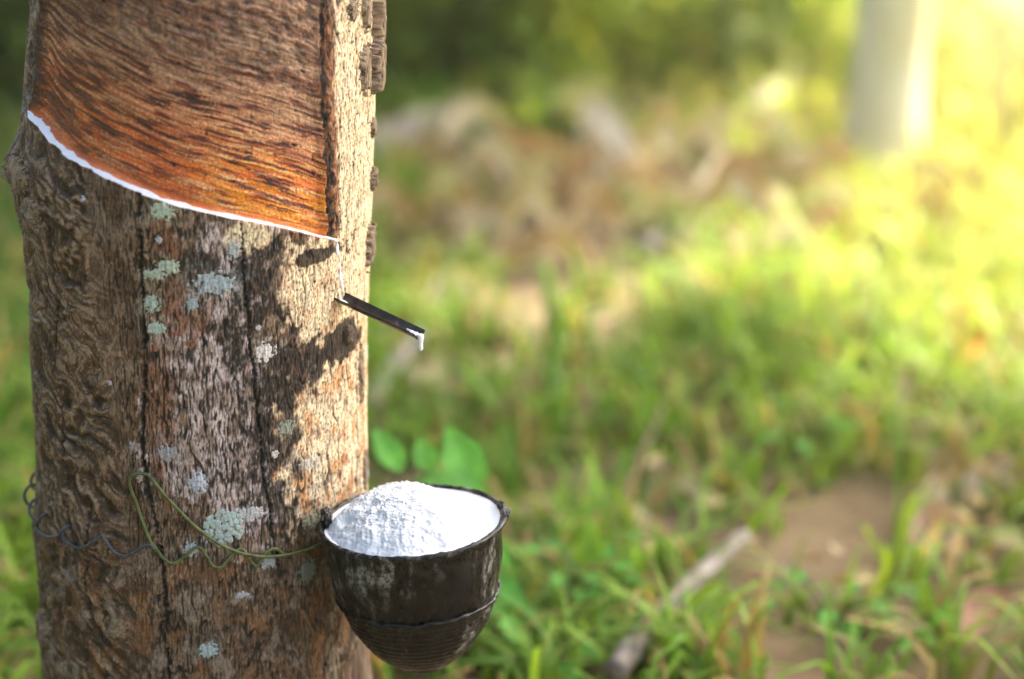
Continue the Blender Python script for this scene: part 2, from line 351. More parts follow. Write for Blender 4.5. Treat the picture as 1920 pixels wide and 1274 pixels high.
# pits and cracks hold dirt; crevice shade is painted into the colour too
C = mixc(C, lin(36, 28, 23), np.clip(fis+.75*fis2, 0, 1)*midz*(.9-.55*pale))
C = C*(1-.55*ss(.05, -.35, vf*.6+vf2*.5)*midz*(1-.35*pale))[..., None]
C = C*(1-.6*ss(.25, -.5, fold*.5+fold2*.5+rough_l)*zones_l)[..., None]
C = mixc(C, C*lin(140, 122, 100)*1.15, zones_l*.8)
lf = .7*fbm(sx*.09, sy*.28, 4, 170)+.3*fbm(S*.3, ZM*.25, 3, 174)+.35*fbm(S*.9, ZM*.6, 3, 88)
C = mixc(C, lin(168, 148, 126), zones_l*ss(.08, .38, lf+.25*fold)*.6); C = mixc(C, lin(40, 29, 20), zones_l*ss(.02, -.34, lf+.30*fold)*.7)  # highlights on bumps and shade in hollows, put into the flank's colour
bl = fbm(S*.035, ZM*.028, 5, 171); bl2 = fbm(S*.05+9, ZM*.04, 5, 172)
C = mixc(C, lin(70, 52, 38), lowm*ss(.06, .26, bl)*.6); C = mixc(C, lin(152, 112, 74), lowm*ss(.08, .3, bl2)*.38); C = mixc(C, lin(156, 146, 132), lowm*ss(.12, .34, -bl2)*.45)
C = mixc(C, lin(34, 26, 20), plc*.85)
C = mixc(C, lin(24, 18, 14), np.clip(CR/1.8, 0, 1)*.95)
C = C*(1+.55*grain)[..., None]
# tapped panel colours
f0 = ss(0, 95, q+8*n_lo)
st7 = fbm(S*.03, tilt*.09, 3, 151)
pcol = np.zeros(C.shape); pcol[:] = lin(188, 108, 48)
pcol = mixc(pcol, lin(220, 180, 134), ss(-.05, .28, st1*.6+st3*.4+st5*.5+.3*st7)*.85)
pcol = mixc(pcol, lin(212, 138, 30), ss(.0, .4, fbm(S*.03, tilt*.08, 3, 45)+.25)*ss(75, 20, q)*.75*ss(5, 50, S))
pcol = mixc(pcol, lin(172, 142, 114), ss(30, 90, q+16*n_lo)*.85)
pcol = mixc(pcol, lin(142, 118, 96), ss(70, 135, q+20*n_lo)*.9)
band = ss(0, 25, q)*ss(150, 80, q)
pcol = mixc(pcol, lin(124, 60, 30), ss(.0, .22, st6*.55+st2*.5+.45*st5+.15*st4-.5*st7-.02)*(.45+.55*band)*.95)
pcol = mixc(pcol, lin(58, 34, 28), ss(.10, .30, st2*.4+st6*.6+.4*st5+.25*pn(S*.25, tilt*.5, 46)-.35*st7-.08)*(.3+.7*band)*.95)
pcol = mixc(pcol, lin(150, 76, 36), ss(40, 10, S+20*n_lo)*ss(90, 15, q)*.5*ss(-.3, .3, st1))
pcol = mixc(pcol, lin(70, 52, 40), old*ss(.02, -.3, lump+.4*st2+.3*st5)*.9)
pcol = mixc(pcol, lin(98, 64, 40), ss(-10, -70, S+20*n_lo)*ss(-.35, .25, st6+st5*.5)*.75)
pcol = mixc(pcol, lin(66, 44, 30), ss(15, 3, el+6*st3)*.85)
pcol = mixc(pcol, lin(34, 22, 16), pits*.9)
vcr = ss(.42, .6, np.abs(pn(S*.5, tilt*.12, 47)))*ss(40, 90, q)*.5
pcol = pcol*(1-.6*vcr)[..., None]*(1+.5*grain+.35*st3+.25*pn(S*.5, tilt*1.8, 173)+.30*pn(S*.012, tilt*.95, 180))[..., None]
pcol = mixc(pcol, lin(196, 116, 66), ss(9, 2, q)*.7)
C = np.where(PM[..., None], pcol, C)
C = .24*(np.clip(C, .003, .9)/.24)**1.28; C = np.clip(C*1.08, .004, .85)*.78
RG = np.clip(.78-.0*S, 0, 1); RG = np.where(PM, .42+.2*ss(0, 90, q)+.25*ss(-.1, .3, st3), .62+.22*ss(-.2, .2, n_hi)-.2*zones_l)
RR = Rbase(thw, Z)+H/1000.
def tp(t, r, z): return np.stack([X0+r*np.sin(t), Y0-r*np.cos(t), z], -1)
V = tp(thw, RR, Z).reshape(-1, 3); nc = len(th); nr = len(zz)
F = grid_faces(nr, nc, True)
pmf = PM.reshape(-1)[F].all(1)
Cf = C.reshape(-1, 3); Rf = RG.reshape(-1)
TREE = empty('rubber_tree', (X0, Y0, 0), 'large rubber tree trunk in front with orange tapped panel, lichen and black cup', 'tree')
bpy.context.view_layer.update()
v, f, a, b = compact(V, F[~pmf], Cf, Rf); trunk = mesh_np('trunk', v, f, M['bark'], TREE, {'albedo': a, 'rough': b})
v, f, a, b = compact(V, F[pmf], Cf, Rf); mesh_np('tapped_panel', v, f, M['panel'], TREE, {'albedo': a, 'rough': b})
nd = 660
def Rat(t, z):      # bilinear look-up of the finished surface
    t = np.asarray(t, float); z = np.asarray(z, float)
    i = np.clip((t+1.72)/(3.58)*(nd-1), 0, nd-1.001); j = np.clip(39+(z-.19)/.57*829, 39, 39+828.99)
    i0 = i.astype(int); j0 = j.astype(int); u = i-i0; w = j-j0
    return (RR[j0, i0]*(1-u)+RR[j0, i0+1]*u)*(1-w)+(RR[j0+1, i0]*(1-u)+RR[j0+1, i0+1]*u)*w
def Rsm(t, z): return (Rat(t, z)+Rat(t+.02, z)+Rat(t-.02, z)+Rat(t, z+.003)+Rat(t, z-.003))/5
def on(px, py, off=0.):
    t, z = hit(px, py); return tp(t, float(Rsm(t, z))+off, z)
# latex lying in the cut
def ribbon(name, pts_px, wl, wh, thick, parent, mat_, n=340, m=9, seed=0, wn=.35, lowoff=0):
    c = crom([np.array(hit(*p)) for p in pts_px], 30); L = np.concatenate([[0], np.cumsum(np.hypot(np.diff(c[:, 0])*.131, np.diff(c[:, 1])))])
    u = np.linspace(0, L[-1], n); t = np.interp(u, L, c[:, 0]); z = np.interp(u, L, c[:, 1])
    dt = np.gradient(t)*.131; dz = np.gradient(z); l = np.hypot(dt, dz); nx, nz = -dz/l, dt/l
    k = np.linspace(0, 1, m)[None]; um = u[:, None]*1000
    endf = np.minimum(1, np.minimum(u, L[-1]-u)/.004+.12)[:, None]
    wfac = (1+wn*fbm(um*.07, k*0, 2, seed)*2)*endf
    off = (-wl+(wl+wh)*k)*wfac
    tt = t[:, None]+off*nx[:, None]/.131; z2 = z[:, None]+off*nz[:, None]
    r = Rat(tt, z2)+thick*(np.clip(1-(2*k-1)**2, 0, 1)**.5)*(1+.3*fbm(um*.3, k*2, 2, seed+1))-.0004
    return mesh_np(name, tp(tt, r, z2).reshape(-1, 3), grid_faces(n, m), mat_, parent)
cutpx = [(59,209),(66,225),(78,240),(100,268),(128,293),(160,313),(200,334),(240,352),(300,376),(350,391),(420,407),(500,422),(570,438),(636,455)]
ribbon('latex_line', [(x, y-2) for x, y in cutpx], .0011, .0014, .0011, TREE, M['latex'], seed=50, wn=.4)
ribbon('latex_trickle', [(632,452),(634,470),(637,485),(637,500),(639,520),(641,535),(642,550)], .0016, .0016, .0011, TREE, M['latex'], n=120, seed=53, wn=1.1)
# ragged crusts and flakes laid on the bark
def patch(name, px, py, rx, ry, hgt, colf, parent, mat_, seed, ragged=.5, res=.8, relief=.3, rot=0., fs=.35, rlx=1., rly=1.):
    t, z = hit(px, py); sc_ = .39
    w = rx*sc_/max(math.cos(t-.16), .3)*1.5; h = ry*sc_*1.5; nx = max(int(2*w/res), 8); nz = max(int(2*h/res), 8)
    A, B = np.meshgrid(np.linspace(-w, w, nx), np.linspace(-h, h, nz))
    d = np.hypot(A/w, B/h)*1.5-1+ragged*2*fbm(A*fs*12/max(w, h), B*fs*12/max(w, h), 4, seed)
    tt = t+A/MM; z2 = z+B/1000
    ed = ss(.0, -.22, d)
    hh = hgt*ed*(1+relief*2*fbm(A*.5*rlx, B*.3*rly, 3, seed+3))-.25
    r = Rat(tt, z2)+hh/1000
    F = grid_faces(nz, nx); keep = (d.reshape(-1)[F].mean(1) < .02)
    if keep.sum() < 4: return None
    c = colf(A, B, d)
    v, f, a = compact(tp(tt, r, z2).reshape(-1, 3), F[keep], np.broadcast_to(c, A.shape+(3,)).reshape(-1, 3))
    return mesh_np(name, v, f, mat_, parent, {'albedo': a*.75, 'rough': np.full(len(v), .85)})
def lc(r, g, b, dark=.5):
    base = lin(r, g, b)
    return lambda A, B, d: np.clip(base*(1+dark*fbm(A*.6, B*.6, 3, 9)*1.2)[..., None], .01, .85)
for i, (x, y, a, b, c) in enumerate(LI):
    patch('lichen', x, y, a, b, .75, lc(*c), TREE, M['lichen'], 200+i*5, .55 if a < 30 else .7, .6)
# leafy rosette lichen made of small overlapping lobes
t, z = hit(420, 990); Vs = []; Fs = []; As = []; nv = 0
for k in range(95):
    rr = math.sqrt(random.random())*13.5; an = random.random()*6.283; cx = rr*math.cos(an)*1.05; cz = rr*math.sin(an)
    if rr < 4 and random.random() < .4: continue
    lr = random.uniform(1.5, 2.7); na = 10; lift = 1.6-rr*.06+random.random()*.5
    aa = np.arange(na)*2*np.pi/na; ring = []
    for q_, hgt in ((1., .55), (.65, 1.0), (.0, .75)):
        for a in aa:
            w = lr*q_*(1+.14*math.sin(3*a+k)); A = cx+w*math.cos(a); B = cz+w*math.sin(a); tt = t+A/MM; z2 = z+B/1000
            ring.append(tp(tt, float(Rsm(tt, z2))+(lift*hgt)/1000, z2))
    Vs += ring; F_ = grid_faces(3, na, True)+nv; Fs.append(F_); nv += 3*na; As += [lin(*random.choice([(184,200,190),(170,190,182),(196,208,198)]))*.95*(.9 if i_ < na else 1) for i_ in range(3*na)]
mesh_np('lichen', np.array(Vs), np.concatenate(Fs), M['lichen'], TREE, {'albedo': np.array(As)*.75})
# bark flakes along the right edge
def fl(A, B, d):
    c = lin(158, 136, 110)*(1+.7*fbm(A*1.2, B*.05, 4, 4))[..., None]; return np.clip(mixc(c, lin(50, 36, 24), ss(.1, .4, pn(A*1.3, B*.06, 6))*.9), .01, .8)
for i, (x, y, a, b, h) in enumerate([(703,40,9,70,7.5),(700,125,11,50,8),(683,130,9,48,3.5),(690,460,9,46,4.5),(696,335,6,24,4.5),(698,240,5,20,3.2),(676,700,6,60,2.6),(684,18,7,40,4),(682,880,5,50,2.4),(660,18,9,22,2.6),(86,1180,10,40,5),(40,330,16,34,4),(60,395,16,24,3.5)]):
    patch('bark_flake', x, y, a, b, h, fl, TREE, M['bark'], 300+i*7, .34, .6, .20, fs=.5, rlx=1.5, rly=.05)
# dark stub below the spout
A, B = np.meshgrid(np.linspace(0, 2*np.pi, 40), np.linspace(0, 1, 16)); t, z = hit(650, 628)
rad = 8.0*np.sin(np.clip(B, 0, 1)*np.pi/2)**.55*(1+.16*fbm(np.cos(A)*2+4, np.sin(A)*2+B*2, 3, 70)); hh = 6.5*(np.cos(B*np.pi/2)**.6)*(1+.25*fbm(np.cos(A)*3*B, np.sin(A)*3*B, 3, 71))
tt = t+rad*np.cos(A)*.75/MM; z2 = z+rad*np.sin(A)/1000
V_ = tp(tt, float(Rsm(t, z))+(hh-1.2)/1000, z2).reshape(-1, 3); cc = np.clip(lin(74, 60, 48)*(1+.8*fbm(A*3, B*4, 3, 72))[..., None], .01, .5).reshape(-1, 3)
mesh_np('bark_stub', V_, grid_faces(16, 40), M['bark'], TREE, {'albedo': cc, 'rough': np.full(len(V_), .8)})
ov = lambda t: (Rsm(t, .45))

# ================================================================== SPOUT + DROP
t, z = hit(638, 556); p0 = tp(t, float(Rsm(t, z)), z); nrm = np.array([math.sin(t), -math.cos(t), 0])
tip = None
sl = R_(15); D = nrm*math.cos(sl)+np.array([0, 0, -math.sin(sl)]); side = np.cross(D, [0, 0, 1.]); side /= np.linalg.norm(side); upn = np.cross(side, D)
SPL = .073
def spout_pt(u, k, off=0.):   # k in -1..1 across
    w = .0078*(1-.10*u); return p0+D*(-.010+(SPL+.010)*u)+side*(w*k)+upn*(.0048*k*k-.0035+off)
ns, mk = 26, 13
top = [[spout_pt(u, k) for k in np.linspace(-1, 1, mk)] for u in np.linspace(0, 1, ns)]
bot = [[spout_pt(u, k, -.0011) for k in np.linspace(-1, 1, mk)] for u in np.linspace(0, 1, ns)]
Vt = np.array(top).reshape(-1, 3); Vb = np.array(bot).reshape(-1, 3); Fg = grid_faces(ns, mk); n0 = len(Vt)
rim = []
bd = [i*mk for i in range(ns)]+[(ns-1)*mk+j for j in range(1, mk)]+[i*mk+mk-1 for i in range(ns-2, -1, -1)]+[j for j in range(mk-2, 0, -1)]
for i in range(len(bd)): a, b = bd[i], bd[(i+1) % len(bd)]; rim.append([a, b, b+n0, a+n0])
SP = mesh_np('latex_spout', np.concatenate([Vt, Vb]), np.concatenate([Fg, Fg[:, ::-1]+n0, np.array(rim)]), M['metal'], smooth=False)
tag(SP, 'dark metal gutter spout driven into the trunk below the cut', 'spout')
es = SP.modifiers.new('b', 'BEVEL'); es.width = .0003; es.segments = 2
tip = spout_pt(1, -.15)
# drop: film in the trough's end plus a hanging bead
DR = []
for i, (dz, r) in enumerate([(.0022, .0030), (.0005, .0031), (-.0015, .0026), (-.0035, .0021), (-.0055, .0021), (-.0075, .0023), (-.0092, .0018), (-.0101, .0006)]):
    DR.append((tip+np.array([.0006, -.0006, dz]), r))
DROP = tube('latex_drop', crom([d[0] for d in DR], 4), np.interp(np.linspace(0, 1, 29), np.linspace(0, 1, 8), [d[1]*.8 for d in DR]), M['latex'], seg=14)
tag(DROP, 'white drop of latex hanging from the lower tip of the metal spout', 'latex drop')
def film(name, u0, u1, ka, kb, parent):
    n, m_ = 26, 9; g_ = []
    for i in range(n):
        u = u0+(u1-u0)*i/(n-1); wv = .5+.5*math.sin(math.pi*min(1, .15+i/(n-1)*.85)) 
        for j in range(m_):
            kk = ka+(kb-ka)*.3; tw = (i/(n-1))**.8 if u1 > .9 else (1-i/(n-1))**.6; k = kk+((ka+(kb-ka)*(j/(m_-1)))-kk)*(.1+.9*tw)*(1+.3*math.sin(i*.9)); e = math.sin(math.pi*j/(m_-1))**.5
            g_.append(spout_pt(u, k, .0002+.0007*e))
    return mesh_np(name, np.array(g_), grid_faces(n, m_), M['latex'], parent)
film('film', .84, 1.005, -.60, .0, DROP)
f2 = film('latex_smear', .10, .21, -.35, .3, None); tag(f2, 'small smear of white latex at the trunk end of the spout', 'latex')

# ================================================================== CUP
CX = P(774, 977, 1.392); PXM = .4007e-3
CUP = empty('latex_cup', CX, 'black latex cup streaked with dried latex, hung on the right of the trunk', 'cup')
CUP.rotation_euler = (R_(1.0), R_(-3.2), 0); bpy.context.view_layer.update()
cm = np.array(CUP.matrix_world)
def cupw(v): return (np.asarray(v) @ cm[:3, :3].T)+cm[:3, 3]
prof = [(172,0),(169,18),(167,45),(163,80),(157,112),(152,134),(147,150),(139,172),(129,194),(115,217),(99,237),(80,256),(63,268),(58,274)]
prof = [(r*PXM, -d*PXM*1.05) for r, d in prof]
pc_ = crom([np.array(p) for p in prof], 9)
ang = np.linspace(0, 2*np.pi, 161)[:-1]
def lathe(name, pr, parent, mat_, jit=.0006, seed=0, world=False, rib=0):
    pr = np.asarray(pr); n = len(pr); A, I = np.meshgrid(ang, np.arange(n)); r = pr[:, 0][:, None]*np.ones_like(A); z = pr[:, 1][:, None]*np.ones_like(A)
    r = r+jit*2*fbm(np.cos(A)*1.5+5, np.sin(A)*1.5+z*30, 3, seed)+.35*jit*fbm(np.cos(A)*8, np.sin(A)*8+z*120, 3, seed+1)
    if rib: r = r+rib*np.sin(np.abs(z)*2*np.pi/.0046)*ss(-.058, -.063, z)*ss(-.112, -.106, z)
    V = np.stack([r*np.cos(A), r*np.sin(A), z], -1).reshape(-1, 3)
    return mesh_np(name, cupw(V), grid_faces(n, len(ang), True), mat_, parent)
outer = [(p[0], p[1]) for p in pc_]; base = [(.022, outer[-1][1]-.001), (.012, outer[-1][1]+.001), (.0005, outer[-1][1]+.001)]
inner = [(.0005, -.100), (.020, -.100), (.040, -.090), (.055, -.06), (.0635, -.02), (.0662, -.002)]
lathe('bowl', inner+[(.0672, .0008), (.0685, .0008)]+outer+base, CUP, M['cup'], .0010, 80, rib=.00035)
def ring(name, rad, zc_, tr, tz, seed, jit=.25, parent=CUP, mat_=M['cup'], zj=.0006):
    a2 = np.arange(12)*2*np.pi/12; A, B = np.meshgrid(ang, a2, indexing='ij'); j = 1+jit*2*fbm(np.cos(A)*9, np.sin(A)*9+np.cos(B), 3, seed)
    r = rad+tr*j*np.cos(B); z = zc_+tz*j*np.sin(B)+zj*2*fbm(np.cos(A)*6+3, np.sin(A)*6, 3, seed+2)
    V = np.stack([r*np.cos(A), r*np.sin(A), z], -1).reshape(-1, 3); n = len(ang)
    F = np.concatenate([grid_faces(n, 12, True), np.stack([(n-1)*12+np.arange(12), (n-1)*12+(np.arange(12)+1) % 12, (np.arange(12)+1) % 12, np.arange(12)], 1)])
    return mesh_np(name, cupw(V), F, mat_, parent)
ring('rim', .0688, -.0006, .0019, .0022, 82, .32)
ring('band', .0612, -.0575, .0018, .0016, 84, .6)
# torn lip at the trunk side and lug at the right
def lump_mesh(name, c, rx, ry, rz, seed, parent, mat_, amp=.35, n=26):
    A, B = np.meshgrid(np.linspace(0, 2*np.pi, n*2), np.linspace(0, np.pi, n)); d = np.stack([np.cos(A)*np.sin(B), np.sin(A)*np.sin(B), np.cos(B)], -1)
    k = 1+amp*2*(fbm(d[..., 0]*1.6+seed, d[..., 1]*1.6+d[..., 2]*1.3, 4, seed)); V = np.array(c)+d*np.array([rx, ry, rz])*k[..., None]
    return mesh_np(name, cupw(V.reshape(-1, 3)), grid_faces(n, n*2), mat_, parent)
lump_mesh('torn_lip', (-.0655, .006, .0035), .0045, .013, .0075, 86, CUP, M['cup'])
lump_mesh('lug', (.0700, .004, .0002), .0035, .009, .0042, 88, CUP, M['cup'])
lump_mesh('lug', (.0665, .018, .0018), .0032, .007, .0028, 89, CUP, M['cup'])
# latex
rs = np.linspace(.0004, .0668, 60); A, Rg = np.meshgrid(ang, rs); x, y = Rg*np.cos(A), Rg*np.sin(A)
zp = -.0035+.0028*ss(.058, .0668, Rg)+.0005*fbm(x*60, y*60, 3, 90)
LQ = mesh_np('liquid_latex', cupw(np.stack([x, y, zp], -1).reshape(-1, 3)), grid_faces(60, len(ang), True), M['latex'])
tag(LQ, 'smooth white liquid latex filling the black cup up to its rim', 'latex')
a3 = np.linspace(0, 2*np.pi, 361)[:-1]; rs = np.linspace(.003, 1.02, 150); A, Rg = np.meshgrid(a3, rs)
mcx, mcy = -.0098, .001
ex = .0555*(1+.07*fbm(np.cos(A)*2, np.sin(A)*2, 3, 91)); 
x = mcx+Rg*ex*np.cos(A); y = mcy+Rg*(ex*1.09)*np.sin(A)
ov_ = np.hypot(x, y); lim = np.where(ov_ > .0655, .0655/ov_, 1); x = x*lim; y = y*lim
hgt = .0240*(1-np.clip(Rg, 0, 1)**3.4)*(1+.06*np.sin(x*90+2.6))
nz = .0030*fbm(x*55, y*55, 3, 92)+.0016*fbm(x*190, y*190, 3, 93)+.0012*fbm(x*520, y*520, 3, 94)
pit = np.exp(-((x+.047)**2+(y+.014)**2)/(.0045**2))*.008+np.exp(-((x+.032)**2+(y+.006)**2)/(.005**2))*.004
z_ = -.0048+hgt+nz*(.35+.65*ss(1.02, .8, Rg))-pit
# push outward along the slope too, so the flank is crumbly
x += nz*.8*np.cos(A); y += nz*.8*np.sin(A)
LU = mesh_np('latex_lump', cupw(np.stack([x, y, z_], -1).reshape(-1, 3)), grid_faces(150, 360, True), M['lump'])
tag(LU, 'crumbly white heap of coagulated latex rising out of the cup', 'latex')

# ================================================================== WIRES
rwire = .00122
def loop(cx, cy, r, Ya, Yb, a0, a1, n=14, sq=1.):
    return [P(cx+r*math.cos(a)*sq, cy+r*math.sin(a), Ya+(Yb-Ya)*i/(n-1)) for i, a in enumerate(np.linspace(a0, a1, n))]
pts = []
tp_ = 2*math.pi
pts += loop(76, 903, 18, 1.505, 1.49, -1.2, -1.2-tp_*.95); pts += loop(68, 930, 22, 1.485, 1.47, -1.4, -1.4-tp_*.95)
pts += loop(78, 956, 23, 1.465, 1.44, -1.5, -1.5-tp_*.62, 10)
ctr = [(97,963),(87,973),(83,985),(90,998),(105,1004),(120,1002),(128,992)]
pts += [on(x, y, .004) for x, y in ctr]
ctr = [(133,984),(128,995),(130,1008),(140,1020),(155,1025),(172,1020),(188,1008),(199,1003),(208,1014),(220,1031),(238,1040),(258,1032),(272,1022),(284,1019),(290,1028)]
pts += [on(x, y, .0030 if i not in (0,) else .0012) for i, (x, y) in enumerate(ctr)]
SPR = tube('coil_spring', crom(pts, 6), rwire, M['wire'], seg=10)
tag(SPR, 'grey stretched wire spring curling round the left side of the trunk', 'spring')
ctr = [(452,1028),(440,1034),(425,1050),(414,1062),(400,1060),(388,1042),(378,1028),(366,1026),(352,1038),(336,1051),(322,1054),(308,1046),(296,1032),(284,1012),(270,975),(258,940),(249,915),(246,900),(252,889),(266,885),(280,888),(293,901),(312,926),(335,952),(362,980),(390,1004),(415,1020),(445,1033),(480,1040),(512,1041),(545,1037),(575,1028),(600,1016)]
ctr = [(530,1042),(522,1031),(510,1028),(498,1034),(488,1048),(480,1060),(470,1052),(460,1036)]+ctr
o_ = [.0026]*len(ctr)
TW = tube('tie_wire', crom([on(x, y, .0026 if i < 26 else .0034) for i, (x, y) in enumerate(ctr)], 6), rwire, M['greenwire'], seg=10, wob=.15)
tag(TW, 'olive green tie wire bent in a tall loop on the bark, running to the cup', 'wire')

# ================================================================== GROUND
def gz(X, Y):
    X = np.asarray(X, float); Y = np.asarray(Y, float)
    return .03*fbm(X*.7, Y*.7, 3, 110)+.01*fbm(X*3, Y*3, 2, 111)+0*X
def gp(px, py):
    d = ray(px, py); t = .9/-d[2]
    for _ in range(12):
        p = CAM+d*t; t += (p[2]-float(gz(p[0], p[1])))/-d[2]*.8
    return CAM+d*t
gx = np.concatenate([np.linspace(-8.8, -6, 8), np.linspace(-6, 8, 180)[1:], np.linspace(8, 19.8, 24)[1:]])
gy = np.concatenate([np.linspace(-5.8, 13, 220), np.linspace(13, 51.8, 60)[1:]])
GX, GY = np.meshgrid(gx, gy)
GR = mesh_np('ground', np.stack([GX, GY, gz(GX, GY)], -1).reshape(-1, 3), grid_faces(len(gy), len(gx)), M['soil']); tag(GR, kind='structure')
# ---- grass: tufts of bent blades
def bare(X, Y):     # 1 where grass grows
    m = np.ones_like(X)
    for px, py, rx, ry in [(1590,950,115,40),(1320,1010,45,30),(1850,1010,70,50)]:
        c = gp(px, py); a = gp(px+rx, py)[0]-c[0]; b = abs(gp(px, py-ry)[1]-c[1])
        m *= 1-.93*ss(1.15, .75, np.hypot((X-c[0])/a, (Y-c[1])/b)+.25*fbm(X*4, Y*4, 2, 120))
    for px, py, rx, ry in [(1050,380,370,130),(880,490,190,70),(1380,390,170,70),(820,740,90,30),(1000,660,60,20)]:
        c = gp(px, py); a = gp(px+rx, py)[0]-c[0]; b = abs(gp(px, py-ry)[1]-c[1])
        m *= 1-.9*ss(1.1, .7, np.hypot((X-c[0])/a, (Y-c[1])/b)+.25*fbm(X*3, Y*3, 2, 121))
    return m
def blades(base, hgt, wid, az, lean, col, seg=4):
    n = len(base); u = np.linspace(0, 1, seg+1)[None]
    dx, dy = np.cos(az)[:, None], np.sin(az)[:, None]; ben = lean[:, None]*u**1.8
    px = base[:, 0:1]+dx*np.sin(ben)*hgt[:, None]*u; py = base[:, 1:2]+dy*np.sin(ben)*hgt[:, None]*u; pz = base[:, 2:3]+np.cos(ben)*hgt[:, None]*u
    w = wid[:, None]*np.clip(1.02-u**2.2, .03, 1)*(.7+.3*np.minimum(u*4, 1)); tw = az+rng.normal(0, .5, n)
    sx_, sy_ = -np.sin(tw)[:, None]*w/2, np.cos(tw)[:, None]*w/2
    L = np.stack([px-sx_, py-sy_, pz], -1); Rr = np.stack([px+sx_, py+sy_, pz], -1)
    V = np.stack([L, Rr], 2).reshape(n, -1, 3); k = 2*(seg+1)
    f = np.array([[2*i, 2*i+1, 2*i+3, 2*i+2] for i in range(seg)])
    F = (np.arange(n)[:, None, None]*k+f[None]).reshape(-1, 4)
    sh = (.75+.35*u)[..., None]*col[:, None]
    return V.reshape(-1, 3), F, np.repeat(sh, 2, axis=1).reshape(-1, 3)
def gcol(X, Y, n):
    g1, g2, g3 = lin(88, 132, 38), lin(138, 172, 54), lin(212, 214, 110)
    k = rng.random(n); yel = np.clip(.40*ss(-.1, 1.2, X)+.6*ss(2.3, 4.2, Y)*ss(-.3, .9, X)+.35*fbm(X*1.5, Y*1.5, 3, 130), 0, 1)  # sunny glow put into the blade colour, yellower to the right and back
    st = np.clip(ss(4.0, 5.6, Y+.5*fbm(X*.9, Y*.9, 3, 133))*ss(.7, 1.7, X+.4*fbm(X*.8, Y*.8, 3, 134)), 0, 1)[:, None]; c = g1*(1-k[:, None])+g2*k[:, None]; c = c*(1-.9*yel[:, None])+g3*(.9*yel[:, None]); c = c*(1-.8*st)+lin(236, 234, 190)*.8*st  # pale straw at the far right, more of the painted glow
    dl = ss(-.55, -.9, X)[:, None]; c = c*(1-dl)+lin(74, 116, 38)*(.8+.4*k[:, None])*dl  # darker green at far left, shade put into the blade colour
    dry = rng.random(n) < .20; c[dry] = lin(178, 150, 96)*(.7+.5*rng.random((dry.sum(), 1)))
    return c*(.75+.5*rng.random((n, 1)))
def scatter(nt_, x0, x1, y0, y1, per, hm, fn):
    X = rng.uniform(x0, x1, nt_); Y = rng.uniform(y0, y1, nt_); k = fn(X, Y) > rng.random(nt_); X, Y = X[k], Y[k]
    k = np.hypot(X-X0, Y-Y0) > .2; X, Y = X[k], Y[k]
    h0 = hm*(.6+.8*rng.random(len(X)))*(1+.5*fbm(X*1.2, Y*1.2, 2, 131))
    X = np.repeat(X, per)+rng.normal(0, .014, len(X)*per); Y = np.repeat(Y, per)+rng.normal(0, .014, len(Y)*per); H_ = np.repeat(h0, per)*(.5+.7*rng.random(len(X)))
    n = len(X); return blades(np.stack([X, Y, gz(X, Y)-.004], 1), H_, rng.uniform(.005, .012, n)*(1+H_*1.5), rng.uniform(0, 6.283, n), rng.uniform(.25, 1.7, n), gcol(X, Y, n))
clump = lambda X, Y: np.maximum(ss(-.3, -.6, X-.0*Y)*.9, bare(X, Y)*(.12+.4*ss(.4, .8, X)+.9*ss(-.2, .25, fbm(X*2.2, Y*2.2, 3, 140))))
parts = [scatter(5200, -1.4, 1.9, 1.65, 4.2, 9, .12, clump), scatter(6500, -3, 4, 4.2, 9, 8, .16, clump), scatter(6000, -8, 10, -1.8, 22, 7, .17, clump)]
o = 0; VV = []; FF = []; AA = []
for v, f, a in parts: VV.append(v); FF.append(f+o); AA.append(a); o += len(v)
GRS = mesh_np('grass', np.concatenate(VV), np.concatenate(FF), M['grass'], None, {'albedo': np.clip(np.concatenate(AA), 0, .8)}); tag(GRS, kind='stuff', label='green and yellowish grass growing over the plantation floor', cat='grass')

# ================================================================== LEAVES, PLANTS
def leaf_geo(L, W, curl=.3, fold=.25, n=9, m=5, tipf=1.0, lobed=0., droop=0., ser=0, wav=.0):
    u = np.linspace(0, 1, n)[:, None]; k = np.linspace(-1, 1, m)[None]
    w = W*(np.sin(np.pi*np.clip(u, .001, .999)**.75)**.9)*(1+lobed*np.cos(u*11))
    x = w*k*.5; z = fold*np.abs(x)-curl*L*(u**2)*.5+wav*L*np.sin(u*9+k*2)*.5; y = L*u+0*k
    if droop: y = L*np.sin(u*droop)/droop+0*k; z = fold*np.abs(x)-L*(1-np.cos(u*droop))/droop+wav*L*np.sin(u*9+k*2)*.5
    return np.stack([x+0*u, y, z+0*u], -1).reshape(-1, 3), grid_faces(n, m)
def rotm(yaw, pitch, roll):
    cy, sy = math.cos(yaw), math.sin(yaw); cp, sp = math.cos(pitch), math.sin(pitch); cr, sr = math.cos(roll), math.sin(roll)
    return np.array([[cy, -sy, 0], [sy, cy, 0], [0, 0, 1]]) @ np.array([[1, 0, 0], [0, cp, -sp], [0, sp, cp]]) @ np.array([[cr, 0, sr], [0, 1, 0], [-sr, 0, cr]])
def leaf_obj(name, base, yaw, pitch, roll, L, W, col, m_, parent=None, **kw):
    v, f = leaf_geo(L, W, **kw); v = v @ rotm(yaw, pitch, roll).T+np.asarray(base)
    c = np.clip(np.asarray(col)*(.9+.2*rng.random((len(v), 1))), 0, .85)
    return mesh_np(name, v, f, m_, parent, {'albedo': c})
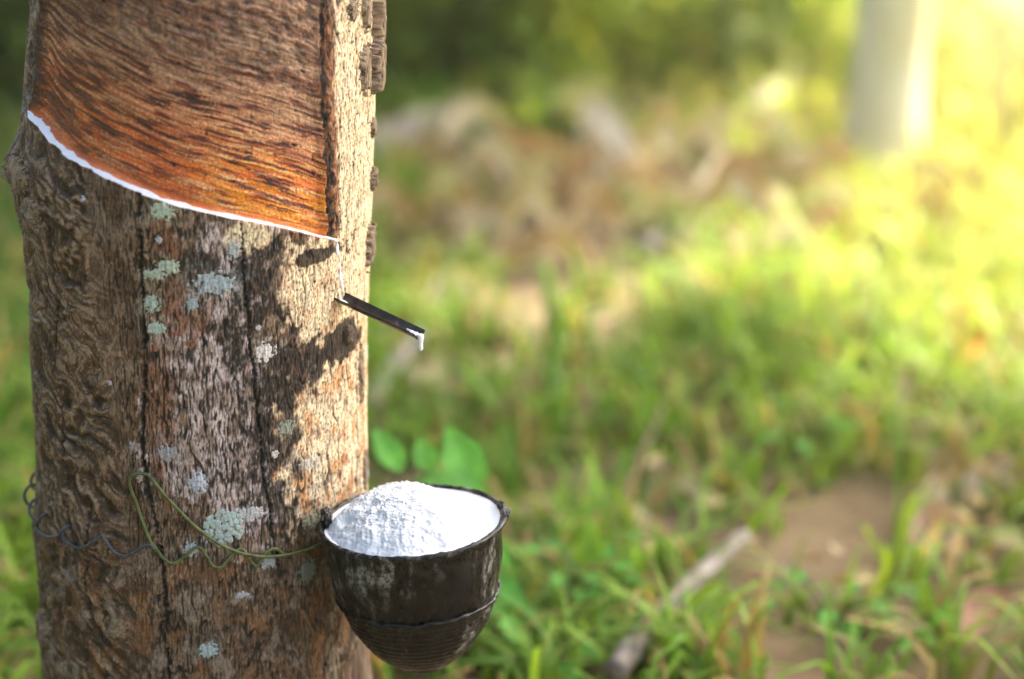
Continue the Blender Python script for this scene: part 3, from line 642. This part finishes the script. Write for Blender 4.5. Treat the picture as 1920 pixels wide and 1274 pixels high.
def seedling(name, ground_px_pt, leaves, label, cat='plant', col=(104,160,62), group=None):
    b = np.array(ground_px_pt); e = empty(name, b, label, cat, group); bpy.context.view_layer.update()
    for (tx, ty, Yd, yaw, pitch, roll, L, W, kw) in leaves:
        t_ = P(tx, ty, Yd); mid = (b+t_)/2+np.array([0, 0, .02]); tube('stem', crom([b, mid, t_], 6), np.linspace(.0022, .0011, 13), M['stem'], e, seg=6)
        leaf_obj('leaf', t_, yaw, pitch, roll, L, W, lin(*col)*random.uniform(.8, 1.2), M['leaf'], e, n=12, m=7, **kw)
    return e
b0 = np.array([-.20, 1.86, 0]); b0[2] = gz(b0[0], b0[1])
SD = empty('seedling', b0, 'light green broadleaf seedling standing behind the black cup', 'plant'); bpy.context.view_layer.update()
for (bx, by, tx, ty, Y, dY, wd, cb, lob) in [(752,885,702,798,1.80,.03,.50,.25,0),(808,884,786,820,1.83,.02,.72,.2,0),(898,918,836,794,1.80,.03,.56,.15,.10),(912,940,790,890,1.86,-.03,.55,.3,0),(922,1080,992,1140,1.84,-.04,.45,.3,0),(925,1010,960,1070,1.84,0,.42,.2,0),(880,1205,915,1270,1.86,-.05,.5,.3,0),(700,1180,722,1245,1.86,-.04,.5,.3,0),(930,1180,1000,1160,1.9,0,.5,.3,0)]:
    pb = P(bx, by, Y); pt = P(tx, ty, Y+dY); d = pt-pb; L = np.linalg.norm(d); d /= L; vw = CAM-pb; vw /= np.linalg.norm(vw); nn = vw*.75+np.array([0, 0, .6]); nn -= d*np.dot(nn, d); nn /= np.linalg.norm(nn); sd = np.cross(d, nn)
    v, f = leaf_geo(L, L*wd, curl=cb, fold=.22, n=14, m=9, lobed=lob); v = pb+v[:, :1]*sd+v[:, 1:2]*d+v[:, 2:]*nn
    c = lin(104, 170, 70)*random.uniform(.8, 1.15)*(.9+.2*rng.random((len(v), 1))); mesh_np('leaf', v, f, M['leaf'], SD, {'albedo': np.clip(c, 0, .8)})
    tube('stem', crom([b0, (b0+pb)/2+np.array([0, 0, .03]), pb], 6), np.linspace(.0022, .0011, 13), M['stem'], SD, seg=6)
def weed(px, py, n, L, label, col, r=.05, hh=.07, group=None):
    b = gp(px, py); e = empty('weed', b, label, 'plant', group); bpy.context.view_layer.update()
    for i in range(n):
        a = i*2.4+random.uniform(-.3, .3); h = hh*random.uniform(.5, 1.2); t_ = b+np.array([math.cos(a)*r*random.uniform(.3, 1), math.sin(a)*r*random.uniform(.3, 1), h])
        tube('stem', crom([b, (b+t_)/2+np.array([0, 0, .01]), t_], 4), .0012, M['stem'], e, seg=5)
        leaf_obj('leaf', t_, a-math.pi/2, random.uniform(-.4, .3), random.uniform(-.3, .3), L*random.uniform(.7, 1.2), L*.62, lin(*col)*random.uniform(.8, 1.25), M['leaf'], e, curl=.3)
    return e
weed(1085, 1190, 16, .030, 'low bushy weed with small round leaves right of the cup', (96,160,60), .055, .075)
weed(1040, 1262, 9, .034, 'weed with rounded leaves at the lower edge, under the bushy weed', (96,170,66), .04, .03)
weed(1150, 1120, 8, .026, 'small bright weed just behind the bushy weed right of the cup', (110,176,76), .04, .06)
weed(935, 1250, 7, .036, 'leafy weed below the cup on its right', (96,158,64), .04, .05)
weed(1560, 1180, 10, .030, 'bright green weed in the foreground grass left of the reddish stem', (110,190,80), .06, .04)
weed(1700, 1215, 9, .028, 'small weed in the foreground below the bare soil', (100,180,74), .05, .04)
weed(1010, 300, 9, .055, 'yellow green weed beside the drooping dry leaf', (190,205,40), .10, .14)
weed(1790, 960, 7, .024, 'tiny weed among the crumpled leaves by the bare soil', (110,170,80), .035, .03)
weed(1480, 880, 8, .04, 'green weed at the far edge of the bare soil', (110,165,60), .06, .06)
# tall single blades in the foreground
def tall(name, px, py, tx, ty, w, col, label, m_=None, cat='grass blade'):
    b = gp(px, py); t_ = P(tx, ty, b[1]-.02); c = crom([b, (b*.5+t_*.5)+np.array([.012, 0, .012]), t_], 8); n = len(c); u = np.linspace(0, 1, n)
    ww = w*np.clip(1.02-u**2.5, .04, 1); L = c-np.stack([ww/2, 0*ww, 0*ww], 1); Rr = c+np.stack([ww/2, .25*ww, 0*ww], 1); Mid = c+np.stack([0*ww, .18*ww, -.0*ww], 1)
    V = np.stack([L, Mid, Rr], 1).reshape(-1, 3); o = mesh_np(name, V, grid_faces(n, 3), m_ or M['grass'], None, {'albedo': np.tile(lin(*col), (len(V), 1))})
    return tag(o, label, cat)
tall('grass_blade', 1622, 1150, 1655, 1015, .010, (190,215,50), 'bright yellow green upright blade in front of the bare soil')
tall('grass_blade', 1690, 1230, 1790, 1120, .010, (120,190,70), 'green blade leaning right in the foreground, below the bare soil')
tall('grass_blade', 1040, 1060, 1030, 950, .010, (130,190,50), 'upright green blade right of the cup')
tall('grass_blade', 1060, 1010, 1120, 880, .011, (150,190,80), 'pale green blade leaning right beside the cup')
tall('grass_blade', 1180, 1220, 1300, 1100, .012, (120,180,70), 'long green blade leaning over the pale fallen branch')
tall('grass_blade', 1770, 1250, 1845, 1140, .007, (190,190,120), 'straw coloured blade in the lower right foreground')
tall('grass_blade', 1400, 1000, 1480, 900, .011, (140,185,60), 'green blade at the left edge of the bare soil')
tall('grass_blade', 1560, 720, 1600, 640, .02, (170,205,70), 'broad light green blade in the middle distance on the right')
tall('grass_blade', 1600, 870, 1515, 740, .016, (170,205,90), 'pale blade leaning left behind the bare soil')
o = tube('plant_stalk', crom([gp(1850, 1190), P(1845, 1090, 2.1), P(1838, 1000, 2.1)], 8), np.linspace(.004, .0025, 17), M['stemred'], seg=7); tag(o, 'thin reddish upright stalk in the lower right foreground', 'stalk')
# sticks and logs
def stick(name, pts, r, label, cat='branch', m_='stick', wob=.25, seed=0):
    p = crom(pts, 10); o = tube(name, p, np.linspace(r, r*.75, len(p)), M[m_], seg=12, wob=wob, seed=seed); return tag(o, label, cat)
up = lambda p, h: p+np.array([0, 0, h])
stick('fallen_branch', [up(gp(1150, 1350), .05), up(gp(1222, 1262), .055), up(gp(1300, 1187), .06), up(gp(1392, 1100), .06)], .0115, 'pale bare branch lying in the foreground grass', seed=1)
stick('fallen_branch', [up(gp(650, 325), .05), up(gp(760, 300), .06), up(gp(905, 262), .07)], .034, 'thick tan branch lying in the leaf litter beside the trunk', seed=2)
stick('fallen_branch', [up(gp(1205, 495), .02), up(gp(1270, 460), .03), up(gp(1340, 415), .03)], .022, 'straight pale stick right of the drooping dry leaf', seed=3)
stick('fallen_twig', [up(gp(1150, 1045), .02), up(gp(1185, 960), .05), up(gp(1225, 900), .07), up(gp(1250, 850), .08)], .0034, 'thin curved brown dry stem in the grass right of the cup', 'stem', 'twig', seed=4)
stick('fallen_twig', [up(gp(690, 800), .03), up(gp(730, 760), .05), up(gp(790, 700), .06)], .012, 'tan dry stem close beside the right edge of the trunk', 'stem', seed=5)
stick('fallen_branch', [up(gp(1330, 300), .02), up(gp(1420, 240), .05), up(gp(1500, 180), .08)], .025, 'slanting tan branch under the shrubs, left of the far tree', seed=6)
# drooping dry leaves
def strap(name, pts, w, col, label, cat='dry leaf', m=5):
    p = crom(pts, 10); n = len(p); u = np.linspace(0, 1, n)[:, None]; k = np.linspace(-1, 1, m)[None]
    T = np.gradient(p, axis=0); T /= np.linalg.norm(T, axis=1)[:, None]; side = np.cross(T, [0, -1., .3]); side /= np.linalg.norm(side, axis=1)[:, None]+1e-9; nn = np.cross(side, T)
    ww = w*np.clip(np.sin(np.pi*np.clip(.06+.93*u, 0, 1))**.6, .05, 1)*(1+.2*fbm(u*5, u*0, 2, int(w*1e4)))
    V = p[:, None]+side[:, None]*(ww*k*.5)[..., None]+nn[:, None]*(.35*ww*np.abs(k)+.1*ww*np.sin(u*14+k))[..., None]
    c = np.clip(lin(*col)*(1+.4*fbm(u*8, k*1.5, 3, 3))[..., None], .01, .85).reshape(-1, 3)
    o = mesh_np(name, V.reshape(-1, 3), grid_faces(n, m), M['dry'], None, {'albedo': c}); return tag(o, label, cat)
Yb = gp(1180, 420)[1]
strap('dry_leaf', [P(1095, 270, Yb), P(1112, 205, Yb), P(1160, 260, Yb-.03), P(1200, 330, Yb-.05), P(1216, 425, Yb-.05)], .045, (212,198,172), 'long pale dry leaf drooping in an arch above the leaf litter')
strap('dry_leaf', [P(1120, 215, Yb+.03), P(1135, 300, Yb), P(1140, 345, Yb), P(1150, 400, Yb)], .036, (206,190,158), 'shorter dry leaf hanging under the arched pale leaf')
strap('dry_leaf', [gp(780, 440), P(800, 380, 3.5), P(830, 330, 3.5), P(850, 360, 3.45), gp(860, 410)], .035, (190,180,110), 'yellowish arched dry leaf in the litter near the trunk')
strap('dry_leaf', [up(gp(1250, 330), .05), up(gp(1320, 310), .07), up(gp(1370, 340), .05)], .05, (214,192,150), 'pale curled dry leaf at the back right of the litter')
strap('dry_leaf', [up(gp(1340, 365), .05), up(gp(1390, 405), .05), up(gp(1440, 418), .05), up(gp(1475, 400), .04)], .045, (222,204,164), 'pale upcurved dry strip right of the drooping leaf')
strap('dry_leaf', [up(gp(890, 325), .05), up(gp(980, 335), .08), up(gp(1080, 330), .04)], .045, (205,172,104), 'long tan dry leaf lying across the back of the litter')
strap('dry_leaf', [up(gp(1500, 400), .05), up(gp(1570, 430), .07), up(gp(1620, 460), .04)], .04, (214,206,140), 'pale dry strip lying in the sunlit grass at right')
strap('dry_leaf', [up(gp(1690, 770), .03), P(1685, 735, gp(1690, 770)[1]), P(1700, 700, gp(1690, 770)[1])], .028, (214,190,160), 'small pale dry leaf standing upright in the grass behind the bare soil')
strap('dry_leaf', [up(gp(1790, 720), .03), up(gp(1820, 700), .05), up(gp(1850, 695), .03)], .032, (196,124,52), 'orange fallen leaf in the grass near the right edge')
strap('dry_leaf', [up(gp(805, 600), .03), up(gp(850, 590), .05), up(gp(890, 595), .03)], .05, (200,180,160), 'pale dead leaf in the grass beyond the spout tip')
strap('dry_leaf', [gp(1740, 1000), P(1745, 940, gp(1740, 1000)[1]), P(1760, 885, gp(1740, 1000)[1])], .035, (214,192,160), 'crumpled pale leaf standing at the right of the bare soil')
strap('dry_leaf', [gp(1800, 960), P(1815, 915, gp(1800, 960)[1]), P(1832, 870, gp(1800, 960)[1])], .026, (222,204,178), 'narrow pale leaf tilted right beside the crumpled one')
strap('dry_leaf', [up(gp(1835, 930), .03), up(gp(1870, 940), .05), up(gp(1905, 955), .02)], .03, (200,174,138), 'dry leaf lying flat at the far right behind the stalk')
strap('dry_leaf', [up(gp(1700, 1075), .02), up(gp(1750, 1050), .05), up(gp(1800, 1075), .02)], .045, (204,172,140), 'broad curled brown leaf in front of the bare soil')
strap('dry_leaf', [up(gp(1710, 1110), .02), up(gp(1760, 1060), .05), up(gp(1830, 1045), .04)], .014, (196,168,92), 'thin orange brown blade arching over the curled brown leaf')
strap('dry_leaf', [up(gp(1790, 1235), .02), up(gp(1835, 1200), .04), up(gp(1880, 1190), .02)], .04, (190,140,124), 'pinkish brown dead leaf in the lower right corner')
strap('dry_leaf', [up(gp(1100, 1075), .02), up(gp(1190, 1080), .03), up(gp(1220, 1060), .03)], .02, (196,160,124), 'small tan leaf right of the cup in the grass')
for pts, w_, lb in [([(930,430),(985,352),(1040,395)], .030, 'arching straw coloured frond left of the drooping pale leaf'), ([(1040,400),(1075,318),(1120,372)], .026, 'slim straw frond bending under the drooping pale leaf'), ([(1225,400),(1262,352),(1330,372)], .028, 'pale frond bending down just right of the drooping leaf'), ([(850,480),(905,402),(960,452)], .026, 'tan frond arching low in the left of the litter')]:
    Y_ = gp(*pts[0])[1]; strap('dry_leaf', [up(gp(*pts[0]), .01), P(pts[1][0], pts[1][1], Y_), P(*pts[2], Y_-.03)], w_, (216,198,160), lb)
# litter
for i in range(58):
    px, py = (random.uniform(720, 1450), random.uniform(240, 540)) if i < 46 else (random.uniform(1400, 1880), random.uniform(330, 560)); a = random.uniform(-.55, .55); l = random.uniform(45, 105)
    c0, c1, c2 = gp(px-l*math.cos(a), py+l*math.sin(a)*.5), gp(px, py), gp(px+l*math.cos(a), py-l*math.sin(a)*.5)
    o = strap('dry_leaf', [up(c0, .015), up(c1, random.uniform(.06, .13)), up(c2, .03)], random.uniform(.018, .04), random.choice([(214,194,150),(190,160,112),(226,212,176),(176,140,92),(206,192,124)]), 'curved strip of dry leaf lying in the litter behind the trunk' if i < 46 else 'thin dry strip in the yellow grass near the far tree'); o['group'] = 'dry leaf strips in the litter' if i < 46 else 'dry strips in the yellow grass'
protos = []
for i in range(6):
    L = random.uniform(.05, .09); v, f = leaf_geo(L, L*random.uniform(.38, .55), curl=random.uniform(-.6, .8), fold=random.uniform(.2, .9), n=9, m=5, wav=random.uniform(.02, .09))
    v[:, 1] -= L/2
    base = lin(*[(200,180,136),(170,142,100),(214,200,164),(150,118,82),(186,166,132),(204,182,124)][i])
    protos.append((v, f, np.clip(base*(1+.35*fbm(v[:, 0]*60, v[:, 1]*60, 3, i))[:, None], .01, .8)))
pm = [None]*6
def litter(X, Y, s, label='tan dead leaf lying loose on the ground among the grass', group='scattered dead leaves'):
    i = random.randrange(6); z = float(gz(X, Y))+.012+random.random()*.02
    if pm[i] is None: pm[i] = mesh_np('dead_leaf', protos[i][0], protos[i][1], M['dry'], None, {'albedo': protos[i][2]}); o = pm[i]
    else: o = pm[i].copy(); COL.objects.link(o)
    o.location = (X, Y, z); o.rotation_euler = (random.uniform(-.7, .7), random.uniform(-.7, .7), random.uniform(0, 6.28)); o.scale = (s,)*3
    tag(o, label, 'dead leaf', group)
for px, py, rx, ry, n, s in [(1000,400,300,100,75,1.05),(860,470,150,60,24,1.),(1350,370,130,60,20,1.),(830,740,120,40,14,1.),(1150,1050,130,60,12,.75),(1780,1010,130,80,16,.7),(1560,1100,260,60,12,.55),(1300,900,200,120,14,.9),(1250,700,350,150,16,1.1),(1750,1200,160,60,8,.6),(30,600,30,30,4,1.5)]:
    for _ in range(n):
        a = random.random()*6.283; r = math.sqrt(random.random()); p = gp(px+rx*r*math.cos(a), py+ry*r*math.sin(a)); litter(p[0], p[1], s*random.uniform(.7, 1.25))

# ================================================================== SHRUBS AND TREES
def foliage(name, c, rx, ry, rz, n, size, cols, parent, seed, gap=.15):
    r = np.random.default_rng(seed); m = int(n*2.2); d = r.normal(size=(m, 3)); d /= np.linalg.norm(d, axis=1)[:, None]; rad = r.random(m)**.45
    p = d*rad[:, None]; k = fbm(p[:, 0]*2.2+seed, p[:, 1]*2.2+p[:, 2]*1.7, 3, seed % 50)+.12 > gap*rad; p = p[k][:n]; n = len(p)
    c0 = np.array(c)+p*np.array([rx, ry, rz]); zg = c[2]-rz*.36; c0[:, 2] = np.where(c0[:, 2] < zg, 2*zg-c0[:, 2], c0[:, 2]) if name == 'foliage' else c0[:, 2]
    yaw = r.uniform(0, 6.283, n); pit = r.normal(-.35, .5, n); L = size*(.6+.8*r.random(n)); W = L*.42
    T = np.stack([np.cos(yaw)*np.cos(pit), np.sin(yaw)*np.cos(pit), np.sin(pit)], 1); Sd = np.stack([-np.sin(yaw), np.cos(yaw), r.normal(0, .35, n)], 1); Sd /= np.linalg.norm(Sd, axis=1)[:, None]; Nn = np.cross(T, Sd)
    V = np.stack([c0, c0+T*L[:, None]*.45+Sd*W[:, None]*.5+Nn*W[:, None]*.12, c0+T*L[:, None], c0+T*L[:, None]*.45-Sd*W[:, None]*.5+Nn*W[:, None]*.12], 1).reshape(-1, 3)
    F = np.arange(n*4).reshape(n, 4); cl = np.array([lin(*q) for q in cols])[r.integers(0, len(cols), n)]*(.7+.6*r.random((n, 1)))
    return mesh_np(name, V, F, M['leaf'], parent, {'albedo': np.repeat(np.clip(cl, 0, .7), 4, axis=0)}, smooth=False)
def shrub(X, Y, rx, h, n, label, cols, seed, size=.09):
    z = float(gz(X, Y)); e = empty('shrub', (X, Y, z), label, 'shrub', 'shrubs behind the clearing'); bpy.context.view_layer.update()
    foliage('foliage', (X, Y, z+h*.22), rx, rx*.8, h*.6, n, size, cols, e, seed)
    for k in range(5):
        a = k*1.3+seed; tube('stem', crom([(X+.04*k-.08, Y, z-.02), (X+.4*rx*math.cos(a), Y+.3*rx*math.sin(a), z+h*.4), (X+.6*rx*math.cos(a), Y+.5*rx*math.sin(a), z+h*.8)], 5), np.linspace(.014, .005, 11), M['farbark'], e, seg=6)
    return e
dkg = [(76,112,38),(98,132,44),(112,136,46),(86,106,38)]; olg = [(150,160,50),(172,178,60),(136,160,56)]; mdg = [(130,160,52),(156,180,62),(176,184,66)]; ltg = [(220,226,150),(226,230,170),(206,218,130)]  # greens turn paler and yellower rightwards, sunny glow painted into the leaves
SH = [(-2.1,5.2,.8,2.0,4200,'dark green shrub at the far left behind the trunk',dkg),(-1.15,4.6,.5,1.1,2600,'dark low shrub half hidden by the left edge of the trunk',dkg),
      (-.62,5.25,.72,1.15,4200,'dark green shrub right behind the top of the trunk',dkg+olg[:1]),(.0,5.15,.46,.9,3000,'olive green shrub between the trunk and the drooping leaf',olg),
      (.66,5.35,.40,.75,1800,'light green shrub behind the drooping dry leaf',mdg+ltg),(-1.5,7.4,1.2,2.8,5200,'tall dark shrub far back on the left',dkg),(.3,7.6,1.3,2.0,5200,'tall green shrub far back in the centre',olg+dkg)]
for i, (X, Y, rx, h, n, lb, cl) in enumerate(SH): shrub(X, Y, rx, h, n, lb, cl, 500+i*13)
def tree(X, Y, r, h, label, seed, crown=True, cols=mdg, ncr=4500, cr=1.5, group='rubber trees in the rows behind'):
    z = float(gz(X, Y)); e = empty('rubber_tree', (X, Y, z), label, 'tree', group); bpy.context.view_layer.update()
    p = crom([(X, Y, z-.15), (X+.02, Y, z+h*.3), (X-.03, Y, z+h*.7), (X+.02, Y, z+h)], 14); n = len(p)
    tube('trunk', p, r*(1+.5*np.exp(-np.linspace(0, h, n)/.15))*np.linspace(1, .7, n), M['farbark'], e, seg=20, wob=.12, seed=seed)
    if crown:
        for k in range(6):
            a = k*1.05+seed; tube('limb', crom([(X, Y, z+h*.72), (X+.5*math.cos(a), Y+.5*math.sin(a), z+h*.95), (X+1.2*math.cos(a), Y+1.2*math.sin(a), z+h*1.2)], 6), np.linspace(r*.4, r*.12, 13), M['farbark'], e, seg=7)
        foliage('crown', (X, Y, z+h*1.25), cr, cr, .9, ncr, .19, cols, e, 900+seed, gap=.2)
    return e
pT = gp(1650, 330)
tree(pT[0], pT[1], .076, 4.4, 'pale barked rubber tree standing at the right in the middle distance', 3)
for i, (X, Y, r, lb) in enumerate([(5.4,27,.11,'slim tree far down the slope, rightmost of the background trees'),(4.3,24,.10,'slim tree far behind, just right of the middle distance tree'),(5.6,33,.12,'most distant slim tree in the hazy gap at right'),(-3.4,10.5,.11,'tree far back on the left, behind the dark shrubs')]): tree(X, Y, r, 2.6, lb, 10+i, ncr=2500)
for i, (X, Y, h, cr, n, lb) in enumerate([(2.75, 6.3, 3.7, 1.3, 6000, 'rubber tree right of the view whose crown shades the grass left of the trunk'), (3.75, 6.35, 3.7, .7, 800, 'slender rubber tree at the right edge of the clearing, dappling the litter with shade'), (3.45, 3.95, 3.7, 1.2, 7000, 'rubber tree at the right of the clearing whose crown shades the tapped trunk'), (1.3, 8.9, 3.7, 2.0, 9000, 'rubber tree behind the shrubs in the centre, hidden up to its crown'), (-.9, 8.2, 3.7, 2.2, 9000, 'rubber tree behind the dark shrubs on the left')]):  # unseen trees added so their crowns shade the trunk and background
    tree(X, Y, .1, h, lb, 40+i, cols=mdg, ncr=n, cr=cr)
for i, (X, Y) in enumerate([(-2.1, -1.0), (-2.4, .8), (-2.8, 2.6), (-1.0, -2.6), (.5, -2.9), (1.8, -3.3)]): shrub(X, Y, 1.0, 3.3, 4500, ['tall dark shrub left of the camera', 'tall dark shrub left of the tapped trunk', 'tall dark shrub behind and left of the tapped trunk', 'tall dark shrub behind the camera on its left', 'tall dark shrub straight behind the camera', 'tall dark shrub behind the camera on its right'][i], dkg, 800+i*11, .14)  # unseen hedge added to block sky light from the left and camera side
pS = gp(1905, 26)
A, B = np.meshgrid(np.linspace(0, 2*np.pi, 48), np.linspace(0, np.pi, 24)); sq = lambda v: np.sign(v)*np.abs(v)**.6
d = np.stack([sq(np.cos(A))*sq(np.sin(B)), sq(np.sin(A))*sq(np.sin(B)), sq(np.cos(B))], -1)*(1+.12*fbm(np.cos(A)*2, np.sin(A)*2+B, 3, 150))[..., None]
o = mesh_np('white_sack', (d*np.array([.17, .12, .10])+pS+np.array([0, 0, .09])).reshape(-1, 3), grid_faces(24, 48), M['wall']); tag(o, 'blurred white sack lying at the top right corner of the clearing', 'sack')  # rounded white shape, not identified as any particular thing
# ================================================================== LIGHT, WORLD, CAMERA
SUN = Vector((.62, .38, .70)).normalized()
ld = bpy.data.lights.new('sun', 'SUN'); ld.energy = 4.1; ld.angle = R_(1); ld.color = (1, .95, .86)
lo = bpy.data.objects.new('sun', ld); COL.objects.link(lo); lo.rotation_euler = SUN.to_track_quat('Z', 'Y').to_euler(); lo.location = (5, -4, 6)
w = bpy.data.worlds.new('World'); sc.world = w; w.use_nodes = True; nt = w.node_tree; bg = nt.nodes['Background']
sk = nt.nodes.new('ShaderNodeTexSky'); sk.sky_type = 'NISHITA'; sk.sun_disc = False; sk.dust_density = 3.5; sk.ozone_density = .3; sk.air_density = .7; sk.sun_elevation = math.asin(SUN.z); sk.sun_rotation = math.atan2(SUN.x, SUN.y)
nt.links.new(sk.outputs[0], bg.inputs[0]); bg.inputs[1].default_value = .15
HAZE = 0.0075
if HAZE:
    m = bpy.data.materials.new('haze'); m.use_nodes = True; n_ = m.node_tree; n_.nodes.remove(n_.nodes['Principled BSDF'])
    pv = n_.nodes.new('ShaderNodeVolumePrincipled'); pv.inputs['Density'].default_value = HAZE; pv.inputs['Color'].default_value = (1, .93, .55, 1); pv.inputs['Anisotropy'].default_value = .6
    n_.links.new(pv.outputs[0], n_.nodes['Material Output'].inputs['Volume'])
    v = np.array([[x, y, z] for x in (-9, 20) for y in (-6, 52) for z in (-9, 7.4)], float)
    HZ = mesh_np('haze', v, np.array([[0,1,3,2],[4,6,7,5],[0,4,5,1],[2,3,7,6],[0,2,6,4],[1,5,7,3]]), m, smooth=False); tag(HZ, kind='stuff')
cd = bpy.data.cameras.new('camera'); cam = bpy.data.objects.new('camera', cd); COL.objects.link(cam); sc.camera = cam
cam.location = CAM; cam.rotation_euler = (math.pi/2-PITCH, 0, 0); cd.lens = FOC; cd.sensor_width = SW; cd.clip_start = .02; cd.clip_end = 600
cd.dof.use_dof = True; cd.dof.focus_distance = 1.465; cd.dof.aperture_fstop = 2.2
sc.view_settings.view_transform = 'Standard'; sc.view_settings.look = 'None'; sc.view_settings.exposure = 2.45; sc.view_settings.gamma = 1
sc.cycles.max_bounces = 8; sc.cycles.volume_bounces = 0; sc.cycles.transparent_max_bounces = 8
